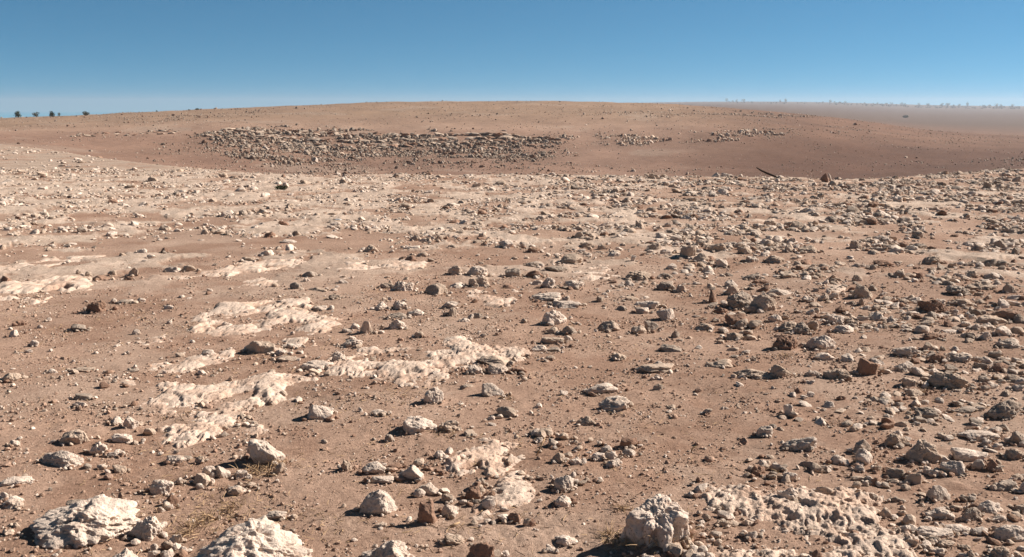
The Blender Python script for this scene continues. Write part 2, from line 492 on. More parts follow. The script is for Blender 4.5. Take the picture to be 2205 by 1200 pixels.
# ------------------------------------------------------------------ bedrock outcrops
OX = {'A': (0, 800), 'B': (735, 800), 'C': (1470, 800), 'D': (0, 500), 'E': (735, 500), 'F': (1470, 500)}
def outcrop(reg, pts, label, h=.07, seed=1, tone=PALE, name="rock_outcrop", dirty=0., rg=1., big=False, rag=1.):
    ox, oy = OX[reg]
    P = np.array([hit(ox + a / 3, oy + b / 3) for a, b in pts])
    mn, mx = P.min(0) - .16, P.max(0) + .16
    dist = np.hypot(*P.mean(0))
    sp = max(.0045, dist * .0011, math.sqrt((mx - mn).prod() / 90000))
    spy = max(sp, min(dist * dist / 2600, .03))
    gx = np.arange(mn[0], mx[0], sp); gy = np.arange(mn[1], mx[1], spy)
    X, Y = np.meshgrid(gx, gy); x, y = X.ravel(), Y.ravel()
    wx = x + .025 * fbm2(x / .22, y / .22, 3, seed * 7) + .012 * fbm2(x / .04, y / .04, 2, seed * 7 + 3)
    wy = y + .04 * fbm2(x / .22 + 31, y / .22, 3, seed * 7 + 1) + .012 * fbm2(x / .04 + 9, y / .04, 2, seed * 7 + 5)
    sd = np.full(len(x), 1e9); inside = np.zeros(len(x), bool)
    for k in range(len(P)):
        a, b = P[k - 1], P[k]
        e = b - a
        t = np.clip(((wx - a[0]) * e[0] + (wy - a[1]) * e[1]) / (e @ e + 1e-12), 0, 1)
        sd = np.minimum(sd, np.hypot(wx - a[0] - t * e[0], wy - a[1] - t * e[1]))
        cr = ((a[1] > wy) != (b[1] > wy)) & (wx < (b[0] - a[0]) * (wy - a[1]) / (b[1] - a[1] + 1e-12) + a[0])
        inside ^= cr
    sd = np.where(inside, sd, -sd)
    thick = max(sd.max(), .02)
    amp = min(.13, .52 * thick) * rag
    sd = sd + amp * (fbm2(x / .30, y / .38, 5, seed + 200, .62) + .03) + .034
    sd = np.minimum(sd, (.30 if thick > .12 else .5) * (fbm2(x / .42 + 5, y / .55, 4, seed + 210, .6) + .66))
    ew = (.09 + .20 * np.clip(perlin2(x / .35, y / .35, seed + 40) + .35, 0, 1)) * (1 if not big else 2.2)
    prof = np.clip(sd / np.maximum(ew, .02), -1.2, 1)
    up = np.where(prof > 0, np.sin(np.clip(prof, 0, 1) * math.pi / 2), prof)
    h = h * (.52 if not big else 1)
    body = h * (.60 + .45 * fbm2(x / .55, y / .55, 2, seed + 11) + .4 * sst(0, .4, sd))
    z = up * np.maximum(body, .35 * h)
    ins = sst(-.01, .03, sd)
    rough = rg * (.0042 * fbm2(x / .19, y / .19, 3, seed + 13) + .0036 * fbm2(x / .045, y / .06, 4, seed + 14, .62))
    rid = np.abs(perlin2(x / .16 + .4 * perlin2(x / .1, y / .1, seed), y / .11, seed + 17))
    f1, v = cells2(x / .34 + .35 * fbm2(x / .2, y / .2, 3, seed + 31), y / .30 + .35 * fbm2(x / .2, y / .2, 3, seed + 32), seed + 33)
    crack = (1 - sst(.0, .045, rid)) * sst(-.2, .2, perlin2(x / .5, y / .5, seed + 34))
    z = z + ins * (rough + (v - .55) * .014 - .016 * crack)
    qx = x + .012 * perlin2(x / .03, y / .03, seed + 70); qy = y + .012 * perlin2(x / .03, y / .03, seed + 71)
    for cs, dep, keep in ((.085, .015, .26), (.036, .011, .42), (.19, .020, .14)):
        f1, v = cells2(qx / cs, qy / cs, seed * 3 + int(cs * 1000))
        rr = .10 + .20 * (1.3 if rg > 1 else 1) * _rnd((v * 1e6).astype(np.int64), np.full(len(x), seed))
        pit = (v < keep) * (1 - sst(.55 * rr, rr, f1))
        z = z - ins * dep * pit * min(1, 1.0 + .0 * dist)
    g = macro(x, y) + (1 - sst(14, 30, np.hypot(x, y))) * .022 * perlin2(x / 2.7, y / 2.7, 1)
    z = g + z - .012
    keep = (sd > -.07)
    idx = np.arange(len(x)).reshape(X.shape)
    Fq = np.stack([idx[:-1, :-1], idx[:-1, 1:], idx[1:, 1:], idx[1:, :-1]], -1).reshape(-1, 4)
    Fq = Fq[keep[Fq].all(1)]
    use = np.unique(Fq); remap = np.zeros(len(x), int); remap[use] = np.arange(len(use))
    base = np.array([P[:, 0].mean(), P[:, 1].mean(), 0]); base[2] = float(macro(base[0], base[1]))
    V = np.stack([x, y, z], 1)[use] - base
    soilness = sst(.18, .60, fbm2(x / .35, y / .35, 5, seed + 90, .6) - .14 + dirty) * .65 + 1.0 * (1 - sst(-.02, .055, sd + .06 * fbm2(x / .09, y / .12, 4, seed + 91, .65)))
    tint = tone * np.array([1.0, .955, .925]) * (1 + .08 * perlin2(x / .5, y / .5, seed + 95))[:, None]
    tint = tint * (1 + (np.array([.95, .88, .84]) - 1) * sst(-.1, .4, fbm2(x / .24, y / .24, 4, seed + 96))[:, None])
    soilness = np.maximum(soilness, crack * .9)
    tint = tint + (SOIL * 1.15 - tint) * np.clip(soilness, 0, 1)[:, None]
    me = build_mesh(name, V, remap[Fq], tint[use])
    return link(name, me, M_BED, base, label=label, category="boulder" if big else "rock outcrop", group="loose stones and boulders on the brown soil" if big else "pale bedrock outcrops in the brown soil")

OUT = [
 ('A', [(960,180),(1100,70),(1290,60),(1370,115),(1500,45),(1750,20),(2000,50),(1900,110),(1950,190),(1720,215),(1640,250),(1560,320),(1530,405),(1350,430),(1200,470),(1040,460),(1110,360),(1240,310),(1120,280),(950,275)],
  "largest smooth cream outcrop, notched at its upper edge, west of the wedge stone", .075, PALE*1.03, 0),
 ('B', [(870,405),(1010,440),(1150,430),(1320,432),(1450,470),(1600,455),(1690,500),(1600,560),(1480,500),(1310,450),(1250,540),(1200,570),(1330,640),(1370,705),(1250,770),(1220,820),(1100,890),(880,925),(890,880),(1000,800),(950,750),(1040,655),(800,650),(705,600),(760,500),(900,460)],
  "winding pale outcrop with an arm reaching toward the row of pebbles and a dry stalk", .062, PALE*1.02, 0),
 ('C', [(180,800),(320,740),(460,720),(580,620),(800,590),(990,740),(1190,780),(1220,950),(1330,1050),(1440,1070),(1600,1200),(1550,1320),(900,1330),(100,1330),(-60,1180),(200,1090),(380,1030),(350,960),(190,900)],
  "broad rough rubble-covered outcrop at the picture's lower edge beside the rounded cobbles", .085, PALE*.97, .02),
 ('D', [(-120,370),(100,330),(280,285),(580,295),(615,340),(480,395),(310,430),(300,455),(150,470),(-120,470)],
  "lumpy cream outcrop cut by the picture's edge behind the crumbly clod", .11, PALE*1.02, -.03),
 ('D', [(40,215),(300,160),(560,128),(640,145),(540,180),(300,222),(110,250),(-100,260),(-100,220)],
  "long thin pale outcrop lying behind the lumpy cream outcrop", .05, PALE*.98, .02),
 ('D', [(920,303),(1300,270),(1480,215),(1700,180),(1930,170),(1970,222),(1700,258),(1500,285),(1250,302)],
  "long lens-shaped outcrop tapering toward bare soil, above the small tongue outcrop", .07, PALE, 0),
 ('D', [(1430,385),(1560,330),(1690,295),(1880,335),(1700,365),(1560,392),(1430,415)],
  "small tongue-shaped pale outcrop beside the dark little pyramid stone", .06, PALE, 0),
 ('D', [(1170,545),(1400,475),(1700,450),(2040,420),(2050,500),(2180,570),(2150,680),(1990,765),(1830,770),(1740,690),(1900,665),(2010,575),(1800,600),(1640,660),(1500,655),(1250,632),(1420,560),(1250,560)],
  "pale hook-shaped outcrop curling round soil above the broken dark hollow", .075, PALE, .0),
 ('D', [(820,712),(900,682),(1060,640),(1100,650),(1060,700),(900,722)], "thin flake-like pale outcrop alone on smooth soil", .045, PALE*.97, .0),
 ('D', [(930,880),(1000,840),(1250,800),(1500,770),(1470,810),(1400,860),(1410,920),(1150,945),(920,905)],
  "cracked mid-sized outcrop just behind the largest smooth cream outcrop", .065, PALE*.98, .02),
 ('D', [(620,930),(800,918),(890,955),(850,1010),(780,985),(690,950)], "small knobby outcrop near the cracked mid-sized outcrop, stones at its foot", .07, PALE*.95, .03),
 ('D', [(-60,535),(90,525),(175,545),(90,565),(-60,572)], "low flat pale sheet of rock at the picture's edge in smooth soil", .03, PALE*.95, .03),
 ('D', [(180,975),(250,960),(320,985),(260,1010)], "tiny low pale outcrop between gravel and the dark squared stone", .03, PALE*.92, .05),
 ('E', [(-150,890),(0,780),(200,750),(350,730),(520,740),(700,690),(860,668),(1060,740),(1220,800),(1100,835),(900,880),(700,895),(600,960),(430,1010),(200,990),(100,925),(-120,945)],
  "widest rugged cream outcrop, two round stones at its tip", .085, PALE, .0),
 ('E', [(780,380),(1020,370),(1260,378),(1150,440),(1000,492),(870,470)], "flat cream outcrop behind the white heap, mostly smooth", .05, PALE*.98, .0),
 ('E', [(1480,290),(1550,222),(1800,208),(1870,240),(1800,292),(1600,312)], "flat pale outcrop in front of the pinkish block", .05, PALE*1.0, .0),
 ('E', [(-60,245),(0,200),(200,172),(500,188),(620,222),(450,248),(200,242),(0,285)], "long pale outcrop strewn with small stones, behind the rounded pale stone with reddish face", .06, PALE, .02),
 ('E', [(-30,300),(0,270),(140,290),(120,310),(-20,315)], "short pale outcrop behind the little pyramid stone's patch of soil", .045, PALE*.97, .02),
 ('A', [(1590,370),(1650,325),(1730,385),(1640,400)], "small triangular outcrop piece beside the largest cream outcrop", .04, PALE*.97, 0),
 ('F', [(840,400),(930,355),(1010,340),(1100,360),(1110,425),(960,420),(860,415)], "low cream outcrop leaning against the grey dome stone", .07, PALE, .0),
 ('C', [(90,1080),(200,1055),(340,1120),(330,1190),(180,1180)], "small dome of pale bedrock apart from the rubble-covered outcrop", .06, PALE*.96, .02),
 ('C', [(-40,1260),(-20,1180),(70,1140),(120,1250)], "pale bedrock hump low beside the big white boulder", .05, PALE, .02),
]
for k, (reg, pts, lab, h, tone, dirty) in enumerate(OUT):
    outcrop(reg, pts, lab, h, 101 + 7 * k, tone, dirty=dirty, rg=2.6 if k == 2 else 1.5 if k == 13 else 1.3 if k == 1 else 1., rag=.35 if k == 1 else .8 if k in (0, 7) else 1.)


# ------------------------------------------------------------------ stones, one by one (surveyed where they lie)
STONES = """
A 195 822 905 1150 D 0|largest pitted boulder, low and pale with many dark holes, knobby shelf on one side|the largest pitted boulder
A 1230 955 2060 1400 D 0|huge cream boulder running out of the picture's lower edge with two deep dark hollows|the huge cream boulder
A 620 1138 945 1290 D 0|pitted boulder top just showing at the lower edge, beyond the cluster of small stones|the cut-off pitted boulder
B 105 1078 485 1290 D 0|flat-topped pitted pale boulder cut by the lower edge, below the big yellowish round boulder|the flat-topped pitted boulder
A 840 925 1060 1085 p 0|knobbly pitted shelf of rock butted against the largest pitted boulder|
A 440 818 610 905 b 2|grey-topped boulder tucked behind the largest pitted boulder, black shadow beside it|the grey-topped boulder
A 0 5 130 75 m 1|low peaked tan stone half buried at the picture's edge, a fragment beside it|the low peaked tan stone
A 485 140 605 190 a 2|dark squared stone throwing a black shadow, a white chip right in front|the dark squared stone
A 475 190 560 235 s 0|white chip lying right in front of the dark squared stone|
A 1975 208 2162 320 a 0|bright white wedge stone alone on bare soil, blunt dark end in shadow|the white wedge stone
A 705 285 805 352 b 0|smooth pale egg-shaped stone with long black shadow in a small clump|the smooth egg-shaped stone
A 800 280 898 372 p 0|rough pale stone touching the smooth egg-shaped stone|
A 720 395 868 455 s 0|square-ended pale pink slab in front of the smooth egg-shaped stone|the pale pink slab
A 385 375 580 480 s 1|crumbling low slab broken into shards, between soil and pale pink slab|the crumbling shard slab
A 585 450 700 540 p 0|knobbly white stone between the long cracked slab and the pale pink slab|
A 695 508 785 545 s 0||
A 262 505 560 632 m 0|long pale slab with a reddish crack along its underside and thin black shadow|the long cracked slab
A 60 440 132 490 s 0|small white leaning chip alone on smooth soil by the picture's edge|
A 0 675 202 745 s 0|long white blade-shaped slab reaching in from the picture's edge|the white blade slab
A 0 775 60 835 b 0|small white knob sitting behind a rough stone at the picture's edge|
A 0 820 148 890 p 0|rough low pale stone at the picture's edge under a white knob|
A 1075 535 1205 592 s 0|flat pale stone with grey blunt end, lying alone in front of the largest outcrop|
A 1255 545 1322 590 s 1||
A 1300 600 1395 690 a 0|pale plate standing on edge, with ribbed white face, in a tight clump|the upright ribbed plate
A 1390 600 1485 690 a 0|second pale plate on edge, on the grassy boulder's side of the clump|
A 1240 652 1362 738 a 1|pinkish broken stone in shadow at the foot of the upright ribbed plate|
A 1530 628 1612 680 s 0||
A 1600 435 1840 615 M 0|domed pale boulder riddled with holes, dry grass clump at its foot|the grassy domed boulder
A 1765 590 1842 668 a 1||
A 960 693 1128 790 s 0|tilted pale slab with sharp upper edge behind the little red-brown stone pair|the sharp-edged tilted slab
A 1140 680 1187 725 b 0||
A 1455 722 1585 766 s 0||
A 1068 785 1148 856 a 3|red-brown knobby stone with black shadow, small pebble pressed to its base|the red-brown knobby stone
A 1045 838 1087 880 b 1||
A 725 605 822 656 s 1||
A 1718 888 1855 945 s 0|flat pale stone sunk in straw litter behind the huge cream boulder|
A 1060 1070 1132 1126 b 1||
A 1120 1038 1188 1096 a 1||
A 970 1090 1022 1132 b 0||
A 1028 1138 1107 1182 b 0||
A 1160 1113 1212 1166 b 0||
A 955 1135 1022 1175 s 0||
A 622 598 694 632 s 0||
A 1590 705 1650 735 b 1||
B 535 108 668 232 b 0|blocky pale boulder with a few pits, standing alone, shadow toward the white wedge stone|the blocky pale boulder
B 903 80 1058 182 a 0|sharp white angular block leaning on bare soil, flat chip in its shadow|the sharp white angular block
B 785 85 862 116 m 1||
B 1000 225 1132 302 a 1|tan diamond-shaped stone half in shade, in front of the sharp white angular block|the tan diamond stone
B 200 250 302 292 s 0||
B 390 288 628 412 m 0|smooth white sloping rock with dark pits at its thick end|the white sloping rock
B 620 310 788 402 p 1|rough bumpy stone joined to the white sloping rock's thick end|
B 280 400 352 446 m 2||
B 735 205 802 226 s 0||
B 945 285 992 316 b 0||
B 945 330 1002 352 s 0||
B 1255 358 1372 422 b 1|smooth tan loaf-shaped stone behind the winding outcrop, thin dark shadow|the tan loaf stone
B 1570 75 1785 148 s 0|low jagged white rock just behind the cavernous stone|the low jagged white rock
B 1655 162 1872 268 p 0|cavernous pale stone with arched dark hollow, dry litter round it|the cavernous stone
B 1515 285 1645 352 p 1||
B 603 505 677 562 b 0|small white pebble-like stone beside the winding outcrop's grey flank|
B 132 585 292 667 b 0|pale oval stone, outermost of three in a row behind the big yellowish round boulder|the pale oval stone
B 285 593 395 642 b 3|reddish stone wedged in the middle of three in a row|
B 362 603 535 712 a 0|white stone with flat bright top and deeply shaded side, last of three in a row|the bright-topped shaded stone
B 190 668 345 722 s 0||
B 112 762 362 942 B 0|big yellowish round boulder casting the longest black shadow on bare soil|the big yellowish round boulder
B 498 718 643 792 a 0|white chunky stone with two facets, in front of the bright-topped shaded stone|
B 640 780 727 836 b 1||
B 485 838 618 998 a 3|upright brown lopsided stone standing on end with pale edge|the upright brown stone
B 650 848 757 932 b 0|rounded white stone beside the upright brown stone|
B 215 973 297 1006 s 1||
B 1363 518 1447 588 b 1|tan pebble, first of a curved row of smooth stones beyond the dry stalk|
B 1430 518 1497 561 b 1||
B 1473 553 1557 606 s 0||
B 1612 518 1712 577 s 0|pale slanting stone in the curved row of smooth stones by the brown triangular wedge|
B 1698 513 1792 577 b 0||
B 1803 498 1902 552 b 0||
B 1703 563 1817 617 s 0||
B 1798 425 1915 505 a 3|thin brown triangular wedge standing up behind the row of smooth stones|the brown triangular wedge
B 1372 672 1503 782 b 0|lumpy white stone leaning at the winding outcrop's foot|the lumpy white stone
B 1378 798 1487 872 b 0|smooth white oval stone in front of the lumpy white stone|
B 1485 693 1537 727 b 0||
B 1638 678 1697 707 s 0||
B 800 738 902 812 b 3|red-brown lump in the small heap beside the winding outcrop|
B 838 813 912 852 b 2||
B 913 808 967 847 b 1||
B 760 813 812 842 b 0||
B 858 672 932 742 p 2||
B 663 1058 803 1132 p 1|rough pinkish stone in dark litter next to the orange-brown sloping block|
B 812 1093 992 1260 b 3|orange-brown sloping block cut by the lower edge|the orange-brown sloping block
B 1383 1048 1528 1112 s 0|pale slanting flake pointing up, a small chip at its lower end|the pale slanting flake
B 1318 1108 1387 1158 s 0||
B 1030 1153 1087 1192 b 0||
B 1073 903 1158 978 b 3||
B 1173 943 1227 998 b 1||
B 1795 835 2255 1200 K 0|big white boulder eaten by dark cavities, wide black shadow and straw at its foot|the big white cavernous boulder
B 0 568 72 642 p 1||
B 2008 28 2068 57 s 0||
B 2013 78 2082 122 s 1||
C 648 210 718 292 a 0|little pale stone standing upright alone on bare soil, shadow beside it|the little upright stone
C 128 233 192 272 b 1||
C 798 128 852 167 b 0||
C 758 153 807 177 s 0||
C 783 58 822 82 s 0||
C 1498 233 1648 312 p 2|grey pitted stone with dark underside, alone before the dark blocky boulder|the grey pitted stone
C 1725 223 1915 272 s 2|thin grey slab lying flat in front of the dark blocky boulder|
C 1928 178 2182 322 P 2|dark blocky grey boulder with black shadow near the picture's edge|the dark blocky boulder
C 470 345 582 425 s 0||
C 630 408 868 515 S 0|broad shallow dish-like slab with raised rim, lying above the rubble-covered outcrop|the dish-like slab
C 1083 438 1218 535 a 1|tan peaked stone directly behind the smooth cube-like pale stone|
C 1113 498 1228 608 B 0|smooth cube-like pale stone with rounded corners|the smooth cube-like stone
C 948 528 1042 592 b 0||
C 863 598 952 637 s 0||
C 1108 598 1172 642 b 0||
C 1228 603 1287 642 s 1||
C 1293 393 1458 488 p 1|rough tan stone with a dark blunt end behind the undercut boulder|
C 1445 450 1655 605 P 1|undercut boulder with sunlit top and deeply shaded brown face|the undercut boulder
C 1735 498 1960 585 s 0|long flat pale slab right beside the undercut boulder|the long flat slab
C 1780 372 2035 442 s 0|wide thin pale slab with wavy edge, black shadow under one side|the wavy thin slab
C 1928 433 1997 482 b 0||
C 1993 458 2063 507 s 0||
C 2108 383 2215 475 b 2||
C 2080 493 2215 572 p 1||
C 1655 573 1835 692 a 0|faceted pale block with a shaded front, just below the long flat slab|the faceted pale block
C 1548 608 1607 662 b 0||
C 1608 633 1667 682 s 0||
C 1858 568 1948 642 b 0||
C 1958 578 2032 652 b 3||
C 1313 623 1427 692 b 2|rounded dark-fronted stone beside a pale square-faced one|
C 1428 653 1533 742 a 1|pale square-faced stone below the undercut boulder|the square-faced stone
C 1088 673 1182 707 s 1||
C 1198 678 1277 737 a 3||
C 1268 708 1332 742 b 0||
C 1328 688 1402 722 b 1||
C 1578 738 1728 862 a 0|stout pale block shaped like a gable, alone in a soil gap|the gable-shaped block
C 1768 803 1862 852 s 2|flat dark oval stone beside the gable-shaped block|
C 1328 808 1412 852 s 2||
C 1995 713 2150 795 s 2|dark overhanging slab with shadow below, above the large smooth cobble|the dark overhanging slab
C 2155 718 2260 805 b 0||
C 2118 663 2215 712 s 1||
C 1883 833 2078 948 B 0|large smooth pale cobble, biggest of the cobble cluster|the large smooth cobble
C 1983 938 2103 1002 b 0|pale cobble tucked right under the large smooth cobble|
C 1783 888 1932 998 P 2|dark grey speckled cobble leaning on the large smooth cobble|the dark speckled cobble
C 1563 888 1748 982 b 0|pale blunt-ended cobble with rough top, on the far side of the dark speckled cobble|the blunt-ended cobble
C 1713 863 1812 912 s 1||
C 2138 863 2250 932 b 1||
C 1988 993 2270 1125 B 0|long loaf-like pale block with shaded front, cut by the picture's edge|the long loaf-like block
C 1488 1003 1742 1108 s 0|long pale slab dipping toward the outcrop, lying over smaller stones|the dipping pale slab
C 1678 990 1852 1072 b 0|elongated smooth stone above the dipping pale slab|
C 1838 1028 1912 1077 s 0||
C 1498 1108 1612 1167 b 0||
C 1598 1143 1687 1205 b 0||
C 1578 1083 1632 1132 b 1||
C 1638 1098 1765 1165 p 1||
C 1975 1143 2105 1250 p 1|rough tan stone at the lower edge below the long loaf-like block|
C 1818 1163 1902 1240 p 1||
C 1398 998 1482 1077 b 0||
C 1268 888 1347 962 b 1||
C 648 648 738 712 b 0|white knob perched on the far end of the rubble-covered outcrop|
C 843 733 998 822 a 1|tilted tan plate lifting off the rubble-covered outcrop, dark gap beneath|the tilted tan plate
C 605 748 748 872 P 0|rough upright boss of rock with dark hollow on the rubble-covered outcrop|the rough upright boss
C 688 853 802 908 s 0||
C 388 1033 492 1107 a 0||
C 218 958 312 1027 p 1||
C 418 600 532 682 p 3|brown crumbly stone at the rubble-covered outcrop's far corner|
C 380 960 460 1010 b 1||
C 780 1010 880 1060 s 1||
C 850 830 930 890 b 0||
D 0 275 92 342 p 3|brown crumbly rock at the picture's edge on the lumpy cream outcrop|
D 828 225 902 292 a 1|small tan peaked stone with long thin black shadow on smooth soil|the small tan peaked stone
D 803 283 862 312 p 3||
D 698 243 752 282 b 1||
D 493 238 527 277 b 1||
D 548 248 587 277 b 1||
D 588 278 702 317 m 3|low brown stone at the tip of the lumpy cream outcrop|
D 888 103 952 142 b 0||
D 1028 98 1092 137 b 3||
D 948 138 1002 162 b 0||
D 918 173 1002 192 s 0||
D 768 128 812 152 b 1||
D 553 443 692 528 p 3|brown crumbly clod with grainy surface and thin shadow on smooth soil|the brown crumbly clod
D 743 433 872 467 s 2|low dark sliver of rock half sunk beyond the brown crumbly clod|
D 883 428 942 462 s 0||
D 1058 473 1127 507 s 0||
D 453 588 568 638 m 2|triangular grey-brown stone alone in the widest bare patch|the triangular grey-brown stone
D 58 628 122 677 b 0||
D 198 693 257 737 b 0||
D 163 753 212 777 s 0||
D 238 593 282 617 b 0||
D 298 548 332 572 b 0||
D 98 568 162 602 s 3||
D 853 623 907 657 b 0||
D 793 763 842 787 s 0||
D 1175 210 1265 258 p 1|rough pale stone at the end of a low ridge, before the lens-shaped outcrop|
D 1058 220 1172 262 s 0||
D 1558 158 1657 192 s 1||
D 1678 113 1772 157 a 0||
D 1778 93 1822 117 b 2||
D 1818 48 1922 77 s 0||
D 1953 248 2062 297 m 2|dark low lump with sunlit back, next to the long strewn outcrop|the dark low lump
D 1868 328 1952 387 a 2|dark little pyramid stone, shaded face toward the viewer|the dark little pyramid stone
D 1988 363 2122 402 s 1||
D 2118 408 2212 452 p 1||
D 2008 478 2122 517 s 0||
D 1590 698 1785 795 S 1|broken slab tilted over a dark hollow below the hook-shaped outcrop|the tilted broken slab
D 1768 758 1860 802 s 0||
D 1850 722 1960 760 s 0||
D 1308 758 1392 802 s 0||
D 1945 828 2155 898 s 0|long pale slab with shadowed lower edge, pointing at the rugged outcrop|the pointing slab
D 2140 770 2240 850 p 0||
D 1778 798 1922 842 s 1||
D 468 868 622 902 s 1||
D 308 883 377 917 b 0||
D 130 925 185 950 b 1||
E 330 318 473 402 p 0|knobbly pale boulder, brighter one of a touching pair behind the centre|the knobbly pale pair
E 248 328 338 377 b 1||
E 538 335 690 422 a 1|rounded pale stone with a flat reddish face|the reddish-faced stone
E 698 328 802 372 b 0||
E 818 288 962 372 p 1|rough tan heap-like stone behind the flat cream outcrop|
E 688 215 792 287 p 1|dark-sided stone joined to a long cream one, behind the knobbly pair|
E 808 215 948 292 b 0|long cream stone sloping down from a dark-sided stone|
E 1058 228 1162 292 b 2|dark-fronted peaked stone between cream outcrops in the middle distance|
E 1188 243 1302 297 b 3||
E 1408 138 1562 212 b 1|pinkish squarish block, largest stone just behind the flat pale outcrop|the pinkish block
E 1203 98 1287 137 b 3||
E 1018 53 1112 117 a 0||
E 1308 213 1482 262 s 2|dark low ledge stone in front of the pinkish block|
E 1228 393 1427 452 p 0|hump-backed pale rock just behind a thin slab with red soil below|the hump-backed rock
E 1363 443 1555 492 s 0|thin pale slab over reddish soil, in front of the hump-backed rock|
E 1043 338 1122 372 b 3||
E 653 448 757 502 b 0|pale stone perched above a tan one, before the flat cream outcrop|the perched pale stone
E 688 488 747 557 b 1||
E 298 423 332 462 a 0||
E 333 445 433 517 p 0|rough white rock, larger of the white heap behind the two shaded stones|
E 213 458 302 517 p 0||
E 428 503 547 552 s 0||
E 298 523 432 572 b 2||
E 298 563 418 642 p 0|pale stone with rough shaded front in the row left of the rugged outcrop's bare soil|
E 118 573 213 673 a 1|tall tan block standing upright beside smaller pale stones|the tall tan block
E 58 588 122 637 b 0||
E 0 628 72 662 s 0||
E 473 643 542 692 b 1|tan round stone alone on bare soil behind the rugged cream outcrop|
E 0 688 145 752 p 0||
E 1288 498 1458 612 P 0|white heap-like rock with grey crest, dark stones at its foot|the white heap-like rock
E 1418 598 1527 662 p 2|dark rubbly stone at the foot of the white heap-like rock|
E 1328 608 1402 652 b 1||
E 1652 568 1802 642 b 1|twin-lobed round tan stone with long black shadow on open soil|the twin-lobed round stone
E 1868 598 1972 657 b 1|pale stone touching a darker one, on open soil past the twin-lobed round stone|
E 1958 568 2052 637 a 2||
E 2033 488 2153 572 b 0|smooth bright round stone beyond the twin-lobed round stone, flat chips beside it|the smooth bright round stone
E 1918 438 2073 492 s 0||
E 1898 483 1992 522 s 0||
E 2128 633 2187 682 b 2||
E 1278 673 1443 727 s 1|flat tan rock with shaded front, first below the white heap-like rock|
E 1433 663 1497 702 b 0||
E 1223 728 1332 782 p 0||
E 1333 743 1422 777 a 2||
E 1743 783 1842 842 b 1||
E 1303 798 1382 837 b 1||
E 1888 848 2158 927 S 1|flat-topped tan slab with black shadow beneath and a white pebble in front|the flat-topped tan slab
E 2058 728 2210 782 s 2|dark flat stone with thin pale rim behind the flat-topped tan slab|
E 813 863 917 932 b 0|pale rounded stone at the rugged outcrop's tip, beside a longer one|
E 938 858 1083 932 B 0|long rounded white stone at the rugged outcrop's tip|the long rounded white stone
E 870 798 1112 882 a 1|tan leaning plate behind the long rounded white stone|
E 1078 868 1202 922 p 3||
E 1433 308 1572 372 p 0||
E 2033 318 2163 377 b 2|dark grey rounded stone throwing shadow on open soil behind flat chips|
E 2158 338 2235 387 b 1||
E 1828 248 2012 317 p 1|low stony hump at the flat pale outcrop's end|
E 2048 263 2142 302 s 2||
E 1868 148 1907 197 a 0||
E 1983 68 2068 127 b 1|round stone, shaded half to the viewer, beside a pale slab and the largest squarish stone|
E 2058 108 2132 142 s 0||
E 1653 78 1712 117 b 1||
E 1543 63 1622 107 b 1||
E 1223 308 1302 347 s 0||
E 1298 293 1382 372 p 0|pale rubbly stone between the dark ledge stone and the flat cream outcrop|
E 148 83 242 137 p 1|rough stone alone on open soil behind the long strewn outcrop|
E 398 88 512 117 s 0||
E 848 53 922 82 s 1||
E 888 8 942 42 b 1||
E 488 128 562 162 b 1||
E 408 153 487 192 b 3||
E 688 83 772 112 s 1||
E 1188 188 1312 222 p 2||
E 1503 0 1567 52 b 1||
E 768 558 832 592 b 0||
E 838 523 922 562 s 2||
E 1158 558 1202 592 b 1||
F 145 363 238 463 T 3|dark brown triangular stone standing like a shark fin|the dark triangular fin stone
F 278 338 373 412 b 1|pale round stone just behind the big double boulder|
F 283 385 463 502 P 2|darker, ragged half of the big double boulder|the ragged dark half
F 438 398 608 525 B 1|smooth rounded half of the big double boulder, sunlit top|the big double boulder
F 393 463 483 517 b 2|small grey stone nestled in front of the big double boulder|
F 203 478 292 522 p 3||
F 273 523 418 607 a 3|pinkish blocky stone, highest of the clump before the big double boulder|the pinkish blocky stone
F 338 558 423 622 b 1||
F 418 568 513 627 a 1||
F 73 583 203 632 s 1||
F 228 608 297 642 b 0||
F 273 638 393 697 p 1||
F 393 628 457 662 b 1||
F 398 658 482 692 s 1||
F 528 363 732 412 s 0||
F 548 393 622 432 b 1||
F 1088 343 1233 447 B 1|grey dome-shaped stone at the end of a low cream outcrop|the grey dome stone
F 1133 428 1177 492 a 2|small dark pointed stone standing before the grey dome stone|
F 1188 343 1257 397 b 2||
F 768 413 853 457 p 0||
F 548 528 642 582 b 0||
F 628 528 692 562 p 1||
F 608 575 765 652 p 1|ragged dark-pitted rock next to a rougher twin behind the bright rounded boulder|
F 698 580 832 667 P 2|dark cavernous rock in the rubbly group behind the bright rounded boulder|the dark cavernous rock
F 798 568 882 642 b 1||
F 928 533 1042 607 P 0|pale pitted rock joined to a longer low one, behind a small white stone|the pale pitted rock
F 1028 548 1132 607 p 1||
F 1123 543 1202 582 s 0||
F 983 488 1082 537 p 3||
F 983 603 1112 667 b 0|pale dimpled loaf stone in front of the pale pitted rock|
F 1233 513 1297 547 b 1||
F 572 673 743 783 P 3|brown crumbly round clump shaped like a dry bush beside the bright rounded boulder|the brown crumbly clump
F 798 668 983 778 B 0|bright rounded boulder with broad sunlit top, beside the brown crumbly clump|the bright rounded boulder
F 833 778 987 837 s 0|pale low stone directly in front of the bright rounded boulder|
F 428 803 477 842 b 1||
F 138 823 323 892 S 1|flat tan stone with dark shaded front, alone on soil|the flat shaded tan stone
F 328 878 563 957 p 1|long low pitted rock joined to the rough honeycombed stone|
F 538 853 698 957 P 1|rough honeycombed stone at the end of a long low pitted rock|the rough honeycombed stone
F 783 893 912 942 s 0|smooth pale flat stone beside a dark-flanked rough one|
F 908 883 1088 972 p 1|dark-flanked rough stone between a smooth flat stone and the brown pentagon block|
F 1108 808 1278 938 A 3|brown pentagon-shaped block with a plain shaded face|the brown pentagon block
